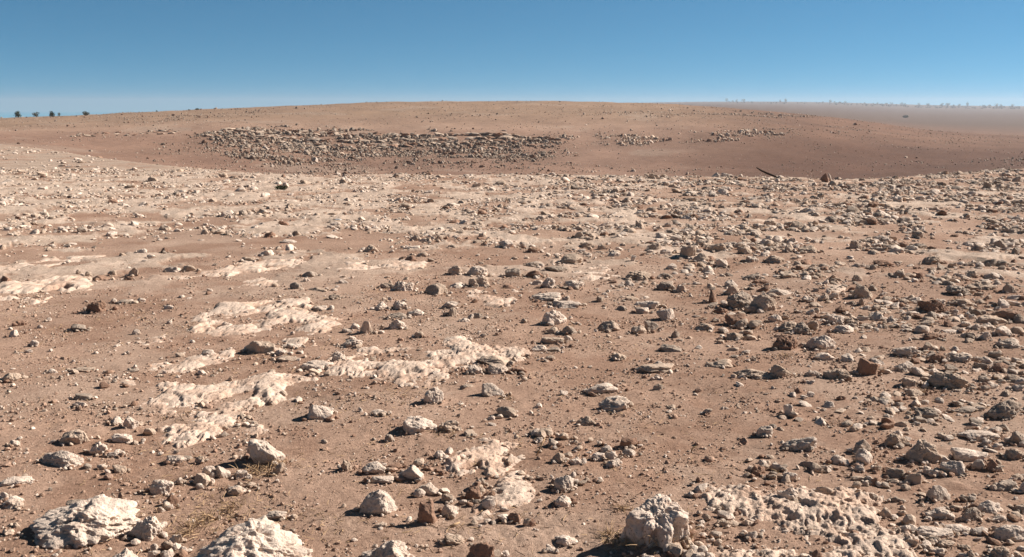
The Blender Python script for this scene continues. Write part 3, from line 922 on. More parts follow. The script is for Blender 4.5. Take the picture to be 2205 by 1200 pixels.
F 1353 738 1528 828 P 0|pale craggy stone with black shadow at one end, behind a small flat-faced one|the pale craggy stone
F 1543 718 1628 792 a 1||
F 1368 843 1498 917 p 0|pale grey humped stone in front of the pale craggy stone|
F 1588 788 1703 862 b 3|brown rounded stone touching a broad pitted pale one|
F 1698 788 1885 872 P 0|broad pitted pale rock beside a brown rounded stone|the broad pitted pale rock
F 1968 848 2110 922 s 3|dark brown slab tilted up in shadow past the broad pitted pale rock|the dark tilted slab
F 1723 743 1792 777 b 0||
F 1888 848 1972 902 p 2||
F 1572 905 1815 1032 P 1|large wedge-shaped pale rock sloping down from a dark pitted peak|the large wedge-shaped rock
F 1408 935 1548 1010 p 1|jagged tan rock just beside the large wedge-shaped rock|
F 1438 1008 1553 1067 b 1||
F 1368 1098 1432 1132 s 2||
F 1918 993 1982 1032 s 1||
F 1398 513 1528 558 s 0|pale flat stone lying before the large dark reddish boulder|
F 1525 438 1720 548 P 3|large dark reddish boulder, nearly all in shade|the large dark reddish boulder
F 1718 433 1868 492 p 1|bumpy tan rock joined behind the large dark reddish boulder|
F 1868 543 2090 612 S 1|broad slab with pale top and black shadow, above a pile of knobs|the broad shadowed slab
F 2030 513 2215 602 p 3|dark brown ridge-like rock behind the broad shadowed slab at the picture's edge|the dark ridge-like rock
F 1843 498 1932 552 m 2||
F 2113 538 2215 612 b 2||
F 1858 598 1932 647 b 0||
F 1923 603 2022 642 s 0||
F 2008 613 2113 692 b 0|pale knob in the pile below the broad shadowed slab|
F 1903 648 1992 717 p 0||
F 2018 688 2180 767 P 0|wide pitted pale stone, lowest of the pile below the broad shadowed slab|the wide pitted stone
F 1818 653 1902 702 p 1||
F 1658 633 1793 667 s 0||
F 1548 653 1663 712 s 3|flat dark brown slab on open soil, small white stones behind|the flat dark brown slab
F 1703 353 1863 427 P 2|dark rounded boulder with grainy face near the picture's edge, pale rubble behind|the dark grainy boulder
F 1788 318 2005 392 p 1||
F 2058 338 2143 412 b 2||
F 2083 413 2193 457 s 0||
F 1813 253 1903 312 p 1||
F 1353 248 1437 307 b 1||
F 1508 268 1552 312 b 3||
F 1083 203 1193 237 s 0||
F 1233 183 1373 232 b 3|smooth brown oval stone among flat slabs in the crowded field|the smooth brown oval stone
F 1208 213 1252 252 b 1||
F 1538 158 1663 222 p 1||
F 1933 173 2033 237 b 2||
F 2008 188 2088 237 b 2||
F 1073 53 1163 117 p 1||
F 1323 98 1443 142 s 0||
F 1198 118 1277 152 b 1||
F 1483 73 1577 117 b 2||
F 2008 48 2093 107 a 2||
F 2113 98 2182 147 b 2||
F -20 83 85 178 B 1|largest squarish pale stone in the crowded field, rounded corners, shaded face|the squarish field stone
F 63 133 168 197 b 1||
F 153 68 278 132 p 1||
F 353 93 448 152 b 1||
F 208 168 292 227 a 0||
F 398 153 483 197 s 0||
F 658 78 722 142 a 1||
F 538 148 663 207 p 1||
F 738 88 873 147 b 1||
F 388 268 502 307 s 2||
F 628 263 742 297 s 1||
F 438 303 563 347 p 3||
F 0 213 82 247 s 0||
F 723 213 792 247 b 3||
F 1480 -10 1560 40 b 1||
"""

def parse_stones():
    out = []
    for i, ln in enumerate(l for l in STONES.strip().splitlines()):
        head, lab, ref = ln.split("|")
        reg, x0, y0, x1, y1, k, t = head.split()
        ox, oy = OX[reg]
        x0, y0, x1, y1 = ox + float(x0) / 3, oy + float(y0) / 3, ox + float(x1) / 3, oy + float(y1) / 3
        big = k.isupper(); T = k == 'T'
        k = 'a' if T else k.lower()
        out.append(dict(box=(x0, y0, x1, y1), kind=k, fin=T, tone=int(t), label=lab, ref=ref, big=big, seed=1000 + 13 * i, area=(x1 - x0) * (y1 - y0)))
    return out

def fit_stone(s):
    x0, y0, x1, y1 = s['box']
    cx, w, h = (x0 + x1) / 2, x1 - x0, max(y1 - y0, 4)
    gx, gy = hit(cx, y1 - .10 * h)
    gz = float(macro(gx, gy))
    _, _, dep = project(gx, gy, gz)
    m = dep / F
    rr = math.hypot(gx, gy); sphi = EYE / math.hypot(rr, EYE); cphi = math.sqrt(1 - sphi * sphi)
    a = .5 * w * m
    b = min((.72 if s['kind'] != 's' else .62) * a * random.Random(s['seed']).uniform(.9, 1.15), .82 * .5 * h * m / sphi)
    b = max(b, .28 * a)
    ux, uy = gx / rr, gy / rr
    def center(c):
        px, py = gx + ux * b * .85, gy + uy * b * .85
        return px, py, float(macro(px, py)) + (.02 if s['kind'] == 'd' else .30 if s['kind'] not in 'ms' else .18) * c
    lo, hi = .10 * a, 2.5 * a
    for _ in range(24):
        c = (lo + hi) / 2
        px, py, pz = center(c)
        _, yy, dp = project(px, py, pz)
        top = yy - F / dp * math.sqrt((b * sphi) ** 2 + (c * cphi) ** 2) * .97
        if top < y0: hi = c
        else: lo = c
    px, py, pz = center(c)
    pz += float(ground(px, py) - macro(px, py)) * .5
    return (px, py, pz), (a, b, c)

STN = parse_stones()
for s in STN:
    s['loc'], s['dim'] = fit_stone(s)
BURIED += [(s['loc'], s['dim']) for s in STN]
make_terrain()
order = sorted(range(len(STN)), key=lambda i: -(STN[i]['area'] + (1e6 if STN[i]['label'] else 0)))
individual = set(order[:297])
NOUN = {'b': 'rounded stone', 'a': 'angular stone', 's': 'flat stone', 'p': 'rough stone', 'm': 'half-buried stone', 'd': 'domed stone', 'k': 'cavernous stone'}
TWORD = ['pale', 'tan', 'grey', 'reddish-brown']
LAND = [s for s in STN if s['ref']]
used = {s['label'] for s in STN if s['label']}

def relation(s, l):
    ax, ay = (s['box'][0] + s['box'][2]) / 2, s['box'][3]; bx, by = (l['box'][0] + l['box'][2]) / 2, l['box'][3]
    dx, dy = ax - bx, (ay - by) * 2
    gap = max(l['box'][0] - s['box'][2], s['box'][0] - l['box'][2])
    how = 'just ' if gap < 25 and abs(dy) < 60 else ''
    if abs(dx) > abs(dy): return how + ('right of' if dx > 0 else 'left of')
    return how + ('in front of' if dy > 0 else 'behind')

def auto_label(s):
    cx, cy = (s['box'][0] + s['box'][2]) / 2, s['box'][3]
    near = sorted(LAND, key=lambda l: math.hypot((l['box'][0] + l['box'][2]) / 2 - cx, 2 * (l['box'][3] - cy)))
    m = s['area']
    size = 'tiny' if m < 450 else 'small' if m < 1200 else 'middling'
    for l in near[:5]:
        lab = f"{size} {TWORD[s['tone']]} {NOUN[s['kind']]} {relation(s, l)} {l['ref']}"
        if lab not in used: break
        lab = f"another {size} {TWORD[s['tone']]} {NOUN[s['kind']]}, farther {relation(s, l).replace('just ', '')} {l['ref']}"
        if lab not in used: break
    used.add(lab)
    return lab

def stone_tint(s, V, n, r):
    base = TONE[s['tone']] * (1 + r.uniform(-.10, .12))
    o = r.uniform(-40, 40, 3)
    t = base * (1 + .10 * perlin3(V * 1.3 + o, 7))[:, None]
    soil = sst(.05, .55, fbm3(V * 2.2 + o, 3, 11) - .1 - .35 * V[:, 2]) * (.60 if s['kind'] in 'dk' else .40 if s['tone'] != 3 else .2)
    return t + (SOIL * 1.25 - t) * soil[:, None]

leftover = []
for i, s in enumerate(STN):
    if i not in individual:
        leftover.append(s); continue
    pxw = s['box'][2] - s['box'][0]
    n = 7 if pxw > 90 else 6 if pxw > 40 else 5 if pxw > 22 else 4
    r = np.random.RandomState(s['seed'])
    V, Fc = rock_shape(s['kind'], s['seed'], n)
    if s['fin']:
        V[:, 0] *= 1 - .42 * (V[:, 2] + 1); V[:, 0] -= .12 * V[:, 2]
    tint = stone_tint(s, V, n, r)
    a, b, c = s['dim']
    V = V * np.array([a, b, c])
    if n >= 5:
        D = V / max(a, c)
        nn = fbm3(V / .045 + 3.1 * i, 3, 60 + i)
        V = V * (1 + (.004 / a) * nn * 1.2)[:, None]
    kind_name = 'boulder' if s['area'] > 5200 or s['big'] else {'b': 'rounded_stone', 'a': 'angular_stone', 's': 'flat_stone', 'p': 'rough_stone', 'm': 'half_buried_stone', 'd': 'boulder', 'k': 'boulder'}[s['kind']]
    me = build_mesh(kind_name, V, Fc, tint)
    link(kind_name, me, M_ROCK, s['loc'], label=s['label'] or auto_label(s), category='boulder' if kind_name == 'boulder' else 'stone', group='loose stones and boulders on the brown soil')

# ------------------------------------------------------------------ stuff: uncountable small stones
class Heap:
    def __init__(self): self.V, self.F, self.T, self.n = [], [], [], 0
    def add(self, V, Fc, T):
        self.V.append(V); self.F.append(Fc + self.n); self.T.append(np.broadcast_to(T, V.shape)); self.n += len(V)
    def link(self, name, mat, smooth=False, **props):
        me = build_mesh(name, np.concatenate(self.V), np.concatenate(self.F), np.concatenate(self.T), smooth)
        return link(name, me, mat, **props)

def protos(n, kinds, count, seed):
    return [rock_shape(kinds[k % len(kinds)], seed + 31 * k, n) for k in range(count)]

def put(heap, P, x, y, z, w, rng, tints, flat=(.35, .75), sink=.35, turn=math.pi):
    """add one copy of a random prototype at each x, y"""
    n = len(x)
    pick = rng.randint(0, len(P), n); ang = rng.uniform(-turn, turn, n)
    sx = w / 2; sy = sx * rng.uniform(.6, 1.0, n); sz = sx * rng.uniform(flat[0], flat[1], n)
    tx, ty = rng.uniform(-.3, .3, n), rng.uniform(-.3, .3, n)
    for p in range(len(P)):
        m = np.where(pick == p)[0]
        if not len(m): continue
        V, Fc = P[p]
        L = V[None] * np.stack([sx[m], sy[m], sz[m]], 1)[:, None]
        ca, sa = np.cos(ang[m])[:, None], np.sin(ang[m])[:, None]
        X = L[..., 0] * ca - L[..., 1] * sa; Y = L[..., 0] * sa + L[..., 1] * ca
        Z = L[..., 2] + X * tx[m][:, None] + Y * ty[m][:, None]
        W = np.stack([X + x[m][:, None], Y + y[m][:, None], Z + (z[m] + sz[m] * (1 - 2 * sink) * .9)[:, None]], -1)
        k = len(V)
        FF = (Fc[None] + (np.arange(len(m)) * k)[:, None, None]).reshape(-1, 3)
        heap.add(W.reshape(-1, 3), FF, np.repeat(tints[m], k, axis=0))

def pick_tints(n, rng, probs, jit=.14):
    t = np.array(TONE)[rng.choice(4, n, p=probs)]
    return t * (1 + rng.uniform(-jit, jit, n))[:, None]

def sample_ring(n, d0, d1, rng, half=.56):
    d = np.sqrt(rng.uniform(0, 1, n) * (d1 * d1 - d0 * d0) + d0 * d0); a = rng.uniform(-half, half, n)
    return d * np.sin(a), d * np.cos(a), d

rng = np.random.RandomState(77)
heap = Heap()
x, y, d = sample_ring(660000, 3.0, 30.0, rng, .80)
z = ground(x, y)
px, py, dep = project(x, y, z)
rt = sst(950, 1500, px)
clump = .05 + .95 * sst(-.06, .30, fbm2(x / .8, y / .8, 4, 200) + .30 * perlin2(x / 3, y / 3, 203))
dens = np.zeros(len(x))
dens = np.maximum(dens, sst(590, 540, py) * (py > 366) * (.66 + .06 * rt + .22 * rt * sst(470, 540, py)))
dens = np.where((py >= 540), (.10 + .50 * rt * sst(760, 560, py)) * (.6 + .4 * sst(900, 600, py)) * sst(1000, 800, py) + 1.1 * sst(1600, 1980, px) * sst(620, 720, py), dens)
dens *= 1 - .96 * np.exp(-((py - 524) / 20) ** 2) * (1 - sst(800, 980, px)) * (px > 150)
dens *= 1 - .85 * np.exp(-((py - 468) / 9) ** 2) * sst(140, 220, px) * (1 - sst(300, 430, px))
dens *= np.where((py > 560) & (px < 620), .5, 1)
keep = rng.uniform(0, 1, len(x)) < dens * clump * .80 * (.28 + .60 * sst(6, 15, d))
x, y, z, px, py, dep = (q[keep] for q in (x, y, z, px, py, dep))
rt = sst(950, 1500, px)
w = np.exp(rng.normal(math.log(.038), .56, len(x))) * (.85 + .35 * rt) * np.where(py > 560, .8 + .25 * sst(1600, 1980, px), 1)
w = np.minimum(np.clip(w, .016, .24), 30 * dep / F)
# leave room round the surveyed stones
free = np.ones(len(x), bool)
for s in STN:
    free &= np.hypot(x - s['loc'][0], y - s['loc'][1]) > s['dim'][0] * .9 + w * .35
x, y, z, px, py, dep, w, rt = (q[free] for q in (x, y, z, px, py, dep, w, rt))
tl = pick_tints(len(x), rng, [.50, .38, .04, .08]); tr = pick_tints(len(x), rng, [.40, .40, .12, .08])
tints = np.where((rng.uniform(0, 1, len(x)) < rt)[:, None], tr, tl)
scr = w / dep * F
bigm = scr > 19
PB = protos(3, 'pasapa', 24, 400); PM = protos(2, 'asapas', 24, 500)
put(heap, PB, x[bigm], y[bigm], z[bigm], w[bigm], rng, tints[bigm], (.28, .85), .40)
put(heap, PM, x[~bigm], y[~bigm], z[~bigm], w[~bigm], rng, tints[~bigm], (.28, .78), .40)
for s in leftover:
    V, Fc = rock_shape(s['kind'], s['seed'], 3)
    heap.add(V * np.array(s['dim']) + np.array(s['loc']), Fc, TONE[s['tone']])
n_scatter = len(x)
# small chips on the pale slope beyond the field's edge
x, y, d = sample_ring(12000, 26, 46, rng, .80)
z = macro(x, y); px, py, dep = project(x, y, z)
k = (px < 640) & (rng.uniform(0, 1, len(x)) < .75 * sst(-.3, .4, fbm2(x / 2, y / 2, 3, 210)))
x, y, z = x[k], y[k], z[k]
PS = protos(1, 'ba', 14, 600)
put(heap, PS, x, y, z, np.exp(rng.normal(math.log(.085), .4, len(x))), rng, pick_tints(len(x), rng, [.55, .37, .03, .05]), (.3, .6))
heap.link("scattered_stones", M_ROCK, kind="stuff", label="crowd of small pale and grey stones covering the stony field", category="stones")

# ------------------------------------------------------------------ stuff: rubble of the far ledge and slope
rub = Heap()
def in_band(px, py, up, lo):
    ux, uy = np.array(up).T; lx, ly = np.array(lo).T
    t = (py - np.interp(px, ux, uy)) / np.maximum(np.interp(px, lx, ly) - np.interp(px, ux, uy), 1)
    return t
n = 560000
d = np.exp(rng.uniform(math.log(84), math.log(235), n)); a = rng.uniform(-.52, .52, n)
x, y = d * np.sin(a), d * np.cos(a); z = ground(x, y)
px, py, dep = project(x, y, z)
wgt = (d / 160) ** 2
t1 = in_band(px, py, [(380, 291), (430, 283), (480, 279), (600, 283), (760, 291), (900, 292), (1100, 290), (1180, 299), (1235, 316)],
             [(380, 312), (440, 330), (500, 345), (700, 364), (800, 358), (950, 350), (1050, 346), (1160, 350), (1235, 330)])
wob = fbm2(x / 9, y / 9, 4, 225, .6)
t1 = t1 + .35 * wob
d1 = ((t1 > 0) & (px > 385) & (px < 1240)) * (sst(0, .10, t1) * (.12 + .88 * sst(1.05, .30, t1)) * sst(1.9, 1.0, t1) * sst(385, 520, px) * sst(1270, 1100, px)) * 1.6 * (.25 + .75 * sst(-.35, .25, fbm2(x / 4.5, y / 4.5, 3, 226)))
patch = sst(-.25, .35, fbm2(x / 6, y / 6, 3, 227))
for pa, pb, yl, yr, sg, am in ((1200, 1450, 299, 305, 11, .75), (1465, 1700, 298, 289, 9, .55), (140, 390, 295, 288, 3.5, .16), (1230, 1500, 246, 247, 4, .20), (1480, 1760, 244, 253, 4, .26), (250, 570, 263, 243, 4.5, .16),
                           (1220, 1580, 369, 368, 8, .22), (900, 1120, 253, 253, 2.5, .12), (1740, 2000, 353, 350, 6, .05), (2060, 2400, 346, 343, 6, .07), (1720, 1840, 281, 281, 5, .12)):
    yc = yl + (yr - yl) * (px - pa) / (pb - pa) + 9 * wob
    d1 = np.maximum(d1, am * patch * np.exp(-((py - yc) / sg) ** 2) * sst(pa - 50, pa + 70, px) * sst(pb + 50, pb - 70, px))
base = .003 * (px < 1500) + .0015 + .045 * ((py > 300) & (px > 330) & (px < 1250))
clump = sst(-.35, .35, fbm2(x / 7, y / 7, 3, 220))
dens = np.maximum(d1 * (.35 + .65 * clump), base * clump * 1.4)
k = (rng.uniform(0, 1, n) < np.minimum(dens * wgt * 1.5, 1))
x, y, z, d, px, py, t1k = x[k], y[k], z[k], d[k], px[k], py[k], d1[k]
w = np.exp(rng.normal(math.log(.165), .54, len(x))) * np.where(t1k > .3, 1.2, .72) * (d / 150) ** .5
tints = pick_tints(len(x), rng, [.10, .48, .20, .22])
tints = tints * np.where(px > 1220, 1.15, .66)[:, None]
P2 = protos(2, 'aas', 15, 700)
put(rub, P2, x, y, z, np.clip(w, .08, .8), rng, tints, (.55, 1.05), .25)
# the broken ledge itself: long low blocks in two uneven courses
for fpx, (ca, cb), cn, cw in (((470, 1200), (.02, .07), 130, 1.2), ((560, 1190), (.16, .22), 150, 1.1), ((600, 1150), (.33, .40), 120, 1.0), ((440, 640), (.10, .30), 60, .8), ((500, 1100), (.52, .60), 70, .8), ((160, 390), (-.1, .5), 36, .8)):
    lx = rng.uniform(fpx[0], fpx[1], cn); lt = rng.uniform(ca, cb, cn)
    if fpx[0] < 200:
        ly = np.interp(lx, [140, 250, 360], [292, 287, 283]) + lt * 10
    else:
        ly = np.interp(lx, [380, 430, 480, 600, 760, 900, 1100, 1180], [291, 283, 279, 283, 291, 292, 290, 299]) + lt * np.interp(lx, [380, 500, 700, 950, 1190], [21, 66, 78, 56, 45])
    P = np.array([hit(a, b, 400) for a, b in zip(lx, ly)])
    put(rub, P2, P[:, 0], P[:, 1], ground(P[:, 0], P[:, 1]), cw * np.clip(np.exp(rng.normal(-.1, .32, cn)), .4, 1.35), rng, pick_tints(cn, rng, [.0, .40, .25, .35]), (.20, .32), .2, .35)
d = np.exp(rng.uniform(math.log(86), math.log(232), 26000)); a = rng.uniform(-.56, .56, 26000)
x, y = d * np.sin(a), d * np.cos(a)
k = rng.uniform(0, 1, len(x)) < (d / 230) ** 1.2 * sst(-.35, .45, fbm2(x / 11, y / 16, 4, 228, .6))
x, y, d = x[k], y[k], d[k]
put(rub, protos(1, 'as', 10, 760), x, y, ground(x, y), rng.uniform(.09, .21, len(x)) * (d / 150) ** .5, rng, pick_tints(len(x), rng, [.30, .50, .05, .15]) * .85, (.3, .7), .25)
rub.link("hillside_rubble", M_ROCK, kind="stuff", label="rubble of broken rock along the dark ledge of the far hill", category="rubble")
n_rub = len(x)

# ------------------------------------------------------------------ stuff: gravel and clods on the near soil
gr = Heap()
x, y, d = sample_ring(235000, 2.4, 11.5, rng, .80)
cl = sst(-.30, .50, fbm2(x / .38, y / .38, 3, 230) + .3 * perlin2(x / 1.5, y / 1.5, 233))
k = rng.uniform(0, 1, len(x)) < (.10 + .90 * cl) * sst(13, 6, d)
x, y, d = x[k], y[k], d[k]
z = ground(x, y)
w = np.clip(np.exp(rng.normal(math.log(.0078), .55, len(x))), .004, .045)
soilish = rng.uniform(0, 1, len(x)) < .62
tints = np.where(soilish[:, None], SOIL * rng.uniform(.8, 1.25, len(x))[:, None], pick_tints(len(x), rng, [.45, .4, .05, .10]))
bigm = w > .016
P1 = protos(2, 'ab', 10, 800); P0 = protos(1, 'ab', 16, 900)
_f = [(v, f) for v, f in P0]
put(gr, P1, x[bigm], y[bigm], z[bigm], w[bigm], rng, tints[bigm], (.5, .9), .3)
put(gr, _f, x[~bigm], y[~bigm], z[~bigm], w[~bigm], rng, tints[~bigm], (.5, .9), .3)
sx, sy, sw = [], [], []
for s in STN:
    (lx, ly, lz), (a, b, c) = s['loc'], s['dim']
    k = int(min(26, 5 + a * 110)) if s['area'] > 350 else 3
    th = rng.uniform(0, 2 * np.pi, k); q = 1.0 + np.abs(rng.normal(0, .35, k))
    sx.append(lx + a * q * np.cos(th)); sy.append(ly + b * q * np.sin(th)); sw.append(np.exp(rng.normal(math.log(.013), .5, k)) * (1 + math.hypot(lx, ly) / 14))
for o in [o for o in C.objects if o.name.startswith("rock_outcrop")]:
    co = np.empty(len(o.data.vertices) * 3, np.float32); o.data.vertices.foreach_get("co", co); co = co.reshape(-1, 3)
    k = int(min(420, len(co) / 60)); p = co[rng.randint(0, len(co), k)] + np.array(o.location)
    edge = perlin2(p[:, 0] / .25, p[:, 1] / .25, 260) > .05
    p = p[edge]
    sx.append(p[:, 0] + rng.normal(0, .03, len(p))); sy.append(p[:, 1] + rng.normal(0, .03, len(p))); sw.append(np.exp(rng.normal(math.log(.018), .5, len(p))) * (1 + np.hypot(p[:, 0], p[:, 1]) / 20))
sx, sy, sw = np.concatenate(sx), np.concatenate(sy), np.concatenate(sw)
put(gr, P1, sx, sy, ground(sx, sy) + .004, np.clip(sw, .005, .06), rng, pick_tints(len(sx), rng, [.38, .36, .10, .16]), (.4, .8), .3)
gr.link("gravel", M_ROCK, kind="stuff", label="gravel and soil crumbs strewn over the bare ground", category="gravel")

# ------------------------------------------------------------------ stuff: dry grass and litter
def straw(heap, x, y, z, length, rng, lean):
    n = len(x)
    a = rng.uniform(0, 2 * np.pi, n); wd = rng.uniform(.0008, .0018, n)
    up = rng.uniform(*lean, n)
    dx, dy = np.cos(a), np.sin(a)
    pts = []
    bend = rng.uniform(-.5, .5, n)
    for t in (0, .4, .75, 1):
        s = length * t
        aa = a + bend * t
        pts.append(np.stack([x + np.cos(aa) * s * np.cos(up), y + np.sin(aa) * s * np.cos(up), z + s * np.sin(up) * (1 - .35 * t) + .002], 1))
    V = []
    for j, p in enumerate(pts):
        ww = wd * (1, .9, .6, .2)[j]
        V += [p + np.stack([-dy * ww, dx * ww, 0 * ww], 1), p + np.stack([dy * ww, -dx * ww, 0 * ww], 1), p + np.stack([0 * ww, 0 * ww, 1.6 * ww], 1)]
    V = np.stack(V, 1).reshape(-1, 3)
    f = []
    for j in range(3):
        for q in range(3):
            r = (q + 1) % 3
            f += [(3 * j + q, 3 * j + r, 3 * j + 3 + r), (3 * j + q, 3 * j + 3 + r, 3 * j + 3 + q)]
    f = np.array(f)
    Fc = (f[None] + (np.arange(n) * 12)[:, None, None]).reshape(-1, 3)
    heap.add(V, Fc, np.ones(3))

gs = Heap()
x, y, d = sample_ring(66000, 2.6, 9, rng, .78)
px, py, dep = project(x, y, macro(x, y))
dn = sst(-.05, .5, fbm2(x / .45, y / .45, 3, 240)) * .18
for cx, cy, rx, ry, q in ((470, 1100, 170, 60, .9), (640, 1120, 130, 60, .5), (420, 900, 60, 22, .7), (860, 850, 60, 18, .7), (1000, 1140, 140, 45, .6), (590, 1000, 60, 25, .9), (960, 935, 70, 14, .6), (1340, 885, 45, 18, .6),
                          (1420, 1150, 90, 45, 1.), (560, 765, 60, 18, .5), (1980, 850, 50, 20, .5), (2050, 670, 60, 20, .5), (1320, 870, 60, 20, .5), (1220, 990, 50, 14, .5), (850, 1060, 60, 20, .5), (1130, 1130, 120, 30, .4)):
    dn = np.maximum(dn, q * np.exp(-((px - cx) / rx) ** 2 - ((py - cy) / ry) ** 2))
k = rng.uniform(0, 1, len(x)) < dn
x, y = x[k], y[k]
straw(gs, x, y, ground(x, y), rng.uniform(.015, .055, len(x)), rng, (0, .75))
# thicker tufts against a few boulders
for cx, cy, sc in ((1335, 1165, 1.), (1395, 1175, 1.3), (1440, 1165, 1.2), (1310, 1150, .8), (545, 1015, 1.), (575, 1010, 1.), (605, 1000, .7), (905, 925, .6), (965, 930, .6), (420, 1130, .9), (455, 1110, .9), (400, 1145, .7), (500, 1085, .8),
                   (1990, 845, .6), (2060, 650, .7), (1690, 770, .6), (1095, 860, .5), (1345, 1095, .7), (1020, 995, .6)):
    hx, hy = hit(cx, cy)
    n = int(46 * sc)
    tx = hx + rng.normal(0, .035 * sc, n); ty = hy + rng.normal(0, .03 * sc, n)
    straw(gs, tx, ty, ground(tx, ty), rng.uniform(.03, .10, n) * sc, rng, (.25, 1.25))
gs.link("dry_grass", M_STRAW, kind="stuff", label="dry straw litter and grass tufts around the stones", category="dry grass")

# ------------------------------------------------------------------ sticks and odd things
def tube(pts, radii, sides=7):
    P = np.array(pts, float); V = []
    for i, p in enumerate(P):
        t = P[min(i + 1, len(P) - 1)] - P[max(i - 1, 0)]; t /= np.linalg.norm(t)
        u = np.cross(t, [0, 0, 1]) if abs(t[2]) < .9 else np.cross(t, [1, 0, 0]); u /= np.linalg.norm(u); v = np.cross(t, u)
        for k in range(sides):
            a = 2 * math.pi * k / sides
            V.append(p + radii[i] * (math.cos(a) * u + math.sin(a) * v))
    Fq = []
    for i in range(len(P) - 1):
        for k in range(sides):
            a, b = i * sides + k, i * sides + (k + 1) % sides
            Fq += [(a, b, b + sides), (a, b + sides, a + sides)]
    n0 = len(V)
    V += [P[0], P[-1]]
    for k in range(sides):
        Fq += [(n0, (k + 1) % sides, k), (n0 + 1, (len(P) - 1) * sides + k, (len(P) - 1) * sides + (k + 1) % sides)]
    return np.array(V), np.array(Fq)

def at_px(px, py, dist):
    """a point in space on the sight line of a pixel at a ground distance"""
    u, v = (px - 1102.5) / F, (600 - py) / F
    dr = np.array([u, CP + v * SP, v * CP - SP]); t = dist / math.hypot(dr[0], dr[1])
    return np.array([0, 0, EYE]) + dr * t

def stick(name, pts, radii, mat, label, cat):
    V, Fc = tube(pts, radii)
    b = V.mean(0); b[2] = V[:, 2].min()
    return link(name, build_mesh(name, V - b, Fc, np.ones(3)), mat, b, label=label, category=cat)

gx, gy = hit(1682, 386)
D0 = math.hypot(gx, gy)
stick("dead_branch", [at_px(1629, 361, D0 + .5), at_px(1640, 368, D0 + .4), at_px(1653, 374, D0 + .25), at_px(1666, 379, D0 + .1), at_px(1684, 387, D0)],
      [.011, .021, .024, .022, .012], M_WOOD, "dark dead branch sticking up from the far edge of the stony field", "branch")
q0 = hit(735 + 1262 / 3, 800 + 545 / 3); D0 = math.hypot(*q0)
stick("dry_stalk", [at_px(735 + 1260 / 3, 800 + 545 / 3, D0), at_px(735 + 1285 / 3, 800 + 490 / 3, D0 + .01), at_px(735 + 1318 / 3, 800 + 428 / 3, D0 + .03)], [.004, .0035, .002], M_STRAW,
      "straight dry stalk standing in the elbow of the winding outcrop", "stalk")
q0 = hit(735 + 700 / 3, 800 + 1002 / 3); D0 = math.hypot(*q0)
stick("dry_stalk", [at_px(735 + 700 / 3, 800 + 1002 / 3, D0), at_px(735 + 735 / 3, 800 + 988 / 3, D0 + .01), at_px(735 + 765 / 3, 800 + 975 / 3, D0 + .02)], [.004, .005, .003], M_STRAW,
      "short thick pale stalk lying on litter below the rounded white stone", "stalk")
q0 = hit(1470 + 60 / 3, 800 + 520 / 3); D0 = math.hypot(*q0)
stick("curled_twig", [at_px(1470 + 55 / 3, 800 + 522 / 3, D0), at_px(1470 + 62 / 3, 800 + 500 / 3, D0 + .01), at_px(1470 + 75 / 3, 800 + 488 / 3, D0 + .02), at_px(1470 + 92 / 3, 800 + 484 / 3, D0 + .02)], [.003, .004, .004, .002], M_STRAW,
      "tiny curled twig lying alone on the widest bare soil near the rubble-covered outcrop", "twig")

# pointed brown stone with a bleached edge on the crest
q0 = hit(1775, 392); D0 = math.hypot(*q0)
V, Fc = rock_shape('a', 4242, 4)
V[:, 0] *= 1 - .38 * (V[:, 2] + 1)
V *= np.array([.13, .10, .13])
pt = link("pointed_stone", build_mesh("pointed_stone", V, Fc, RED * 1.05), M_ROCK, (q0[0], q0[1], float(macro(*q0)) + .07), label="pointed brown stone on the far edge of the stony field, bleached splinter against it", category="stone")
V, Fc = tube([(.13, -.05, -.08), (.09, -.06, .05), (.055, -.04, .13)], [.02, .022, .006])
link("pale_edge", build_mesh("pale_edge", V, Fc, PALE * 1.1), M_ROCK, (0, 0, 0), parent=pt)
q0 = hit(728, 478)
V, Fc = rock_shape('s', 99, 4)
link("white_scrap", build_mesh("white_scrap", V * np.array([.05, .03, .022]), Fc, np.ones(3)), M_WHITE, (q0[0], q0[1], float(macro(*q0)) + .02), label="small bluish white scrap among the stones of the middle distance", category="scrap")

# ------------------------------------------------------------------ shrubs and trees
def foliage(n, rx, ry, rz, leaf, rng, lumps=6, bottom=-.8):
    cen = rng.normal(size=(lumps, 3)); cen /= np.linalg.norm(cen, axis=1)[:, None]
    cen *= rng.uniform(.25, .62, lumps)[:, None]; rad = rng.uniform(.34, .60, lumps)
    k = rng.randint(0, lumps, n)
    p = rng.normal(size=(n, 3)); p /= np.linalg.norm(p, axis=1)[:, None]
    p = cen[k] + p * (rad[k] * rng.uniform(.35, 1, n) ** .5)[:, None]
    p = p[p[:, 2] > bottom]; n = len(p)
    p = p * np.array([rx, ry, rz])
    u = rng.normal(size=(n, 3)); u /= np.linalg.norm(u, axis=1)[:, None]
    v = np.cross(u, rng.normal(size=(n, 3))); v /= np.linalg.norm(v, axis=1)[:, None]
    s = leaf * rng.uniform(.6, 1.3, n)[:, None]
    V = np.stack([p - u * s, p - v * s * .5, p + u * s, p + v * s * .5], 1).reshape(-1, 3)
    return V, np.arange(4 * n).reshape(-1, 4)

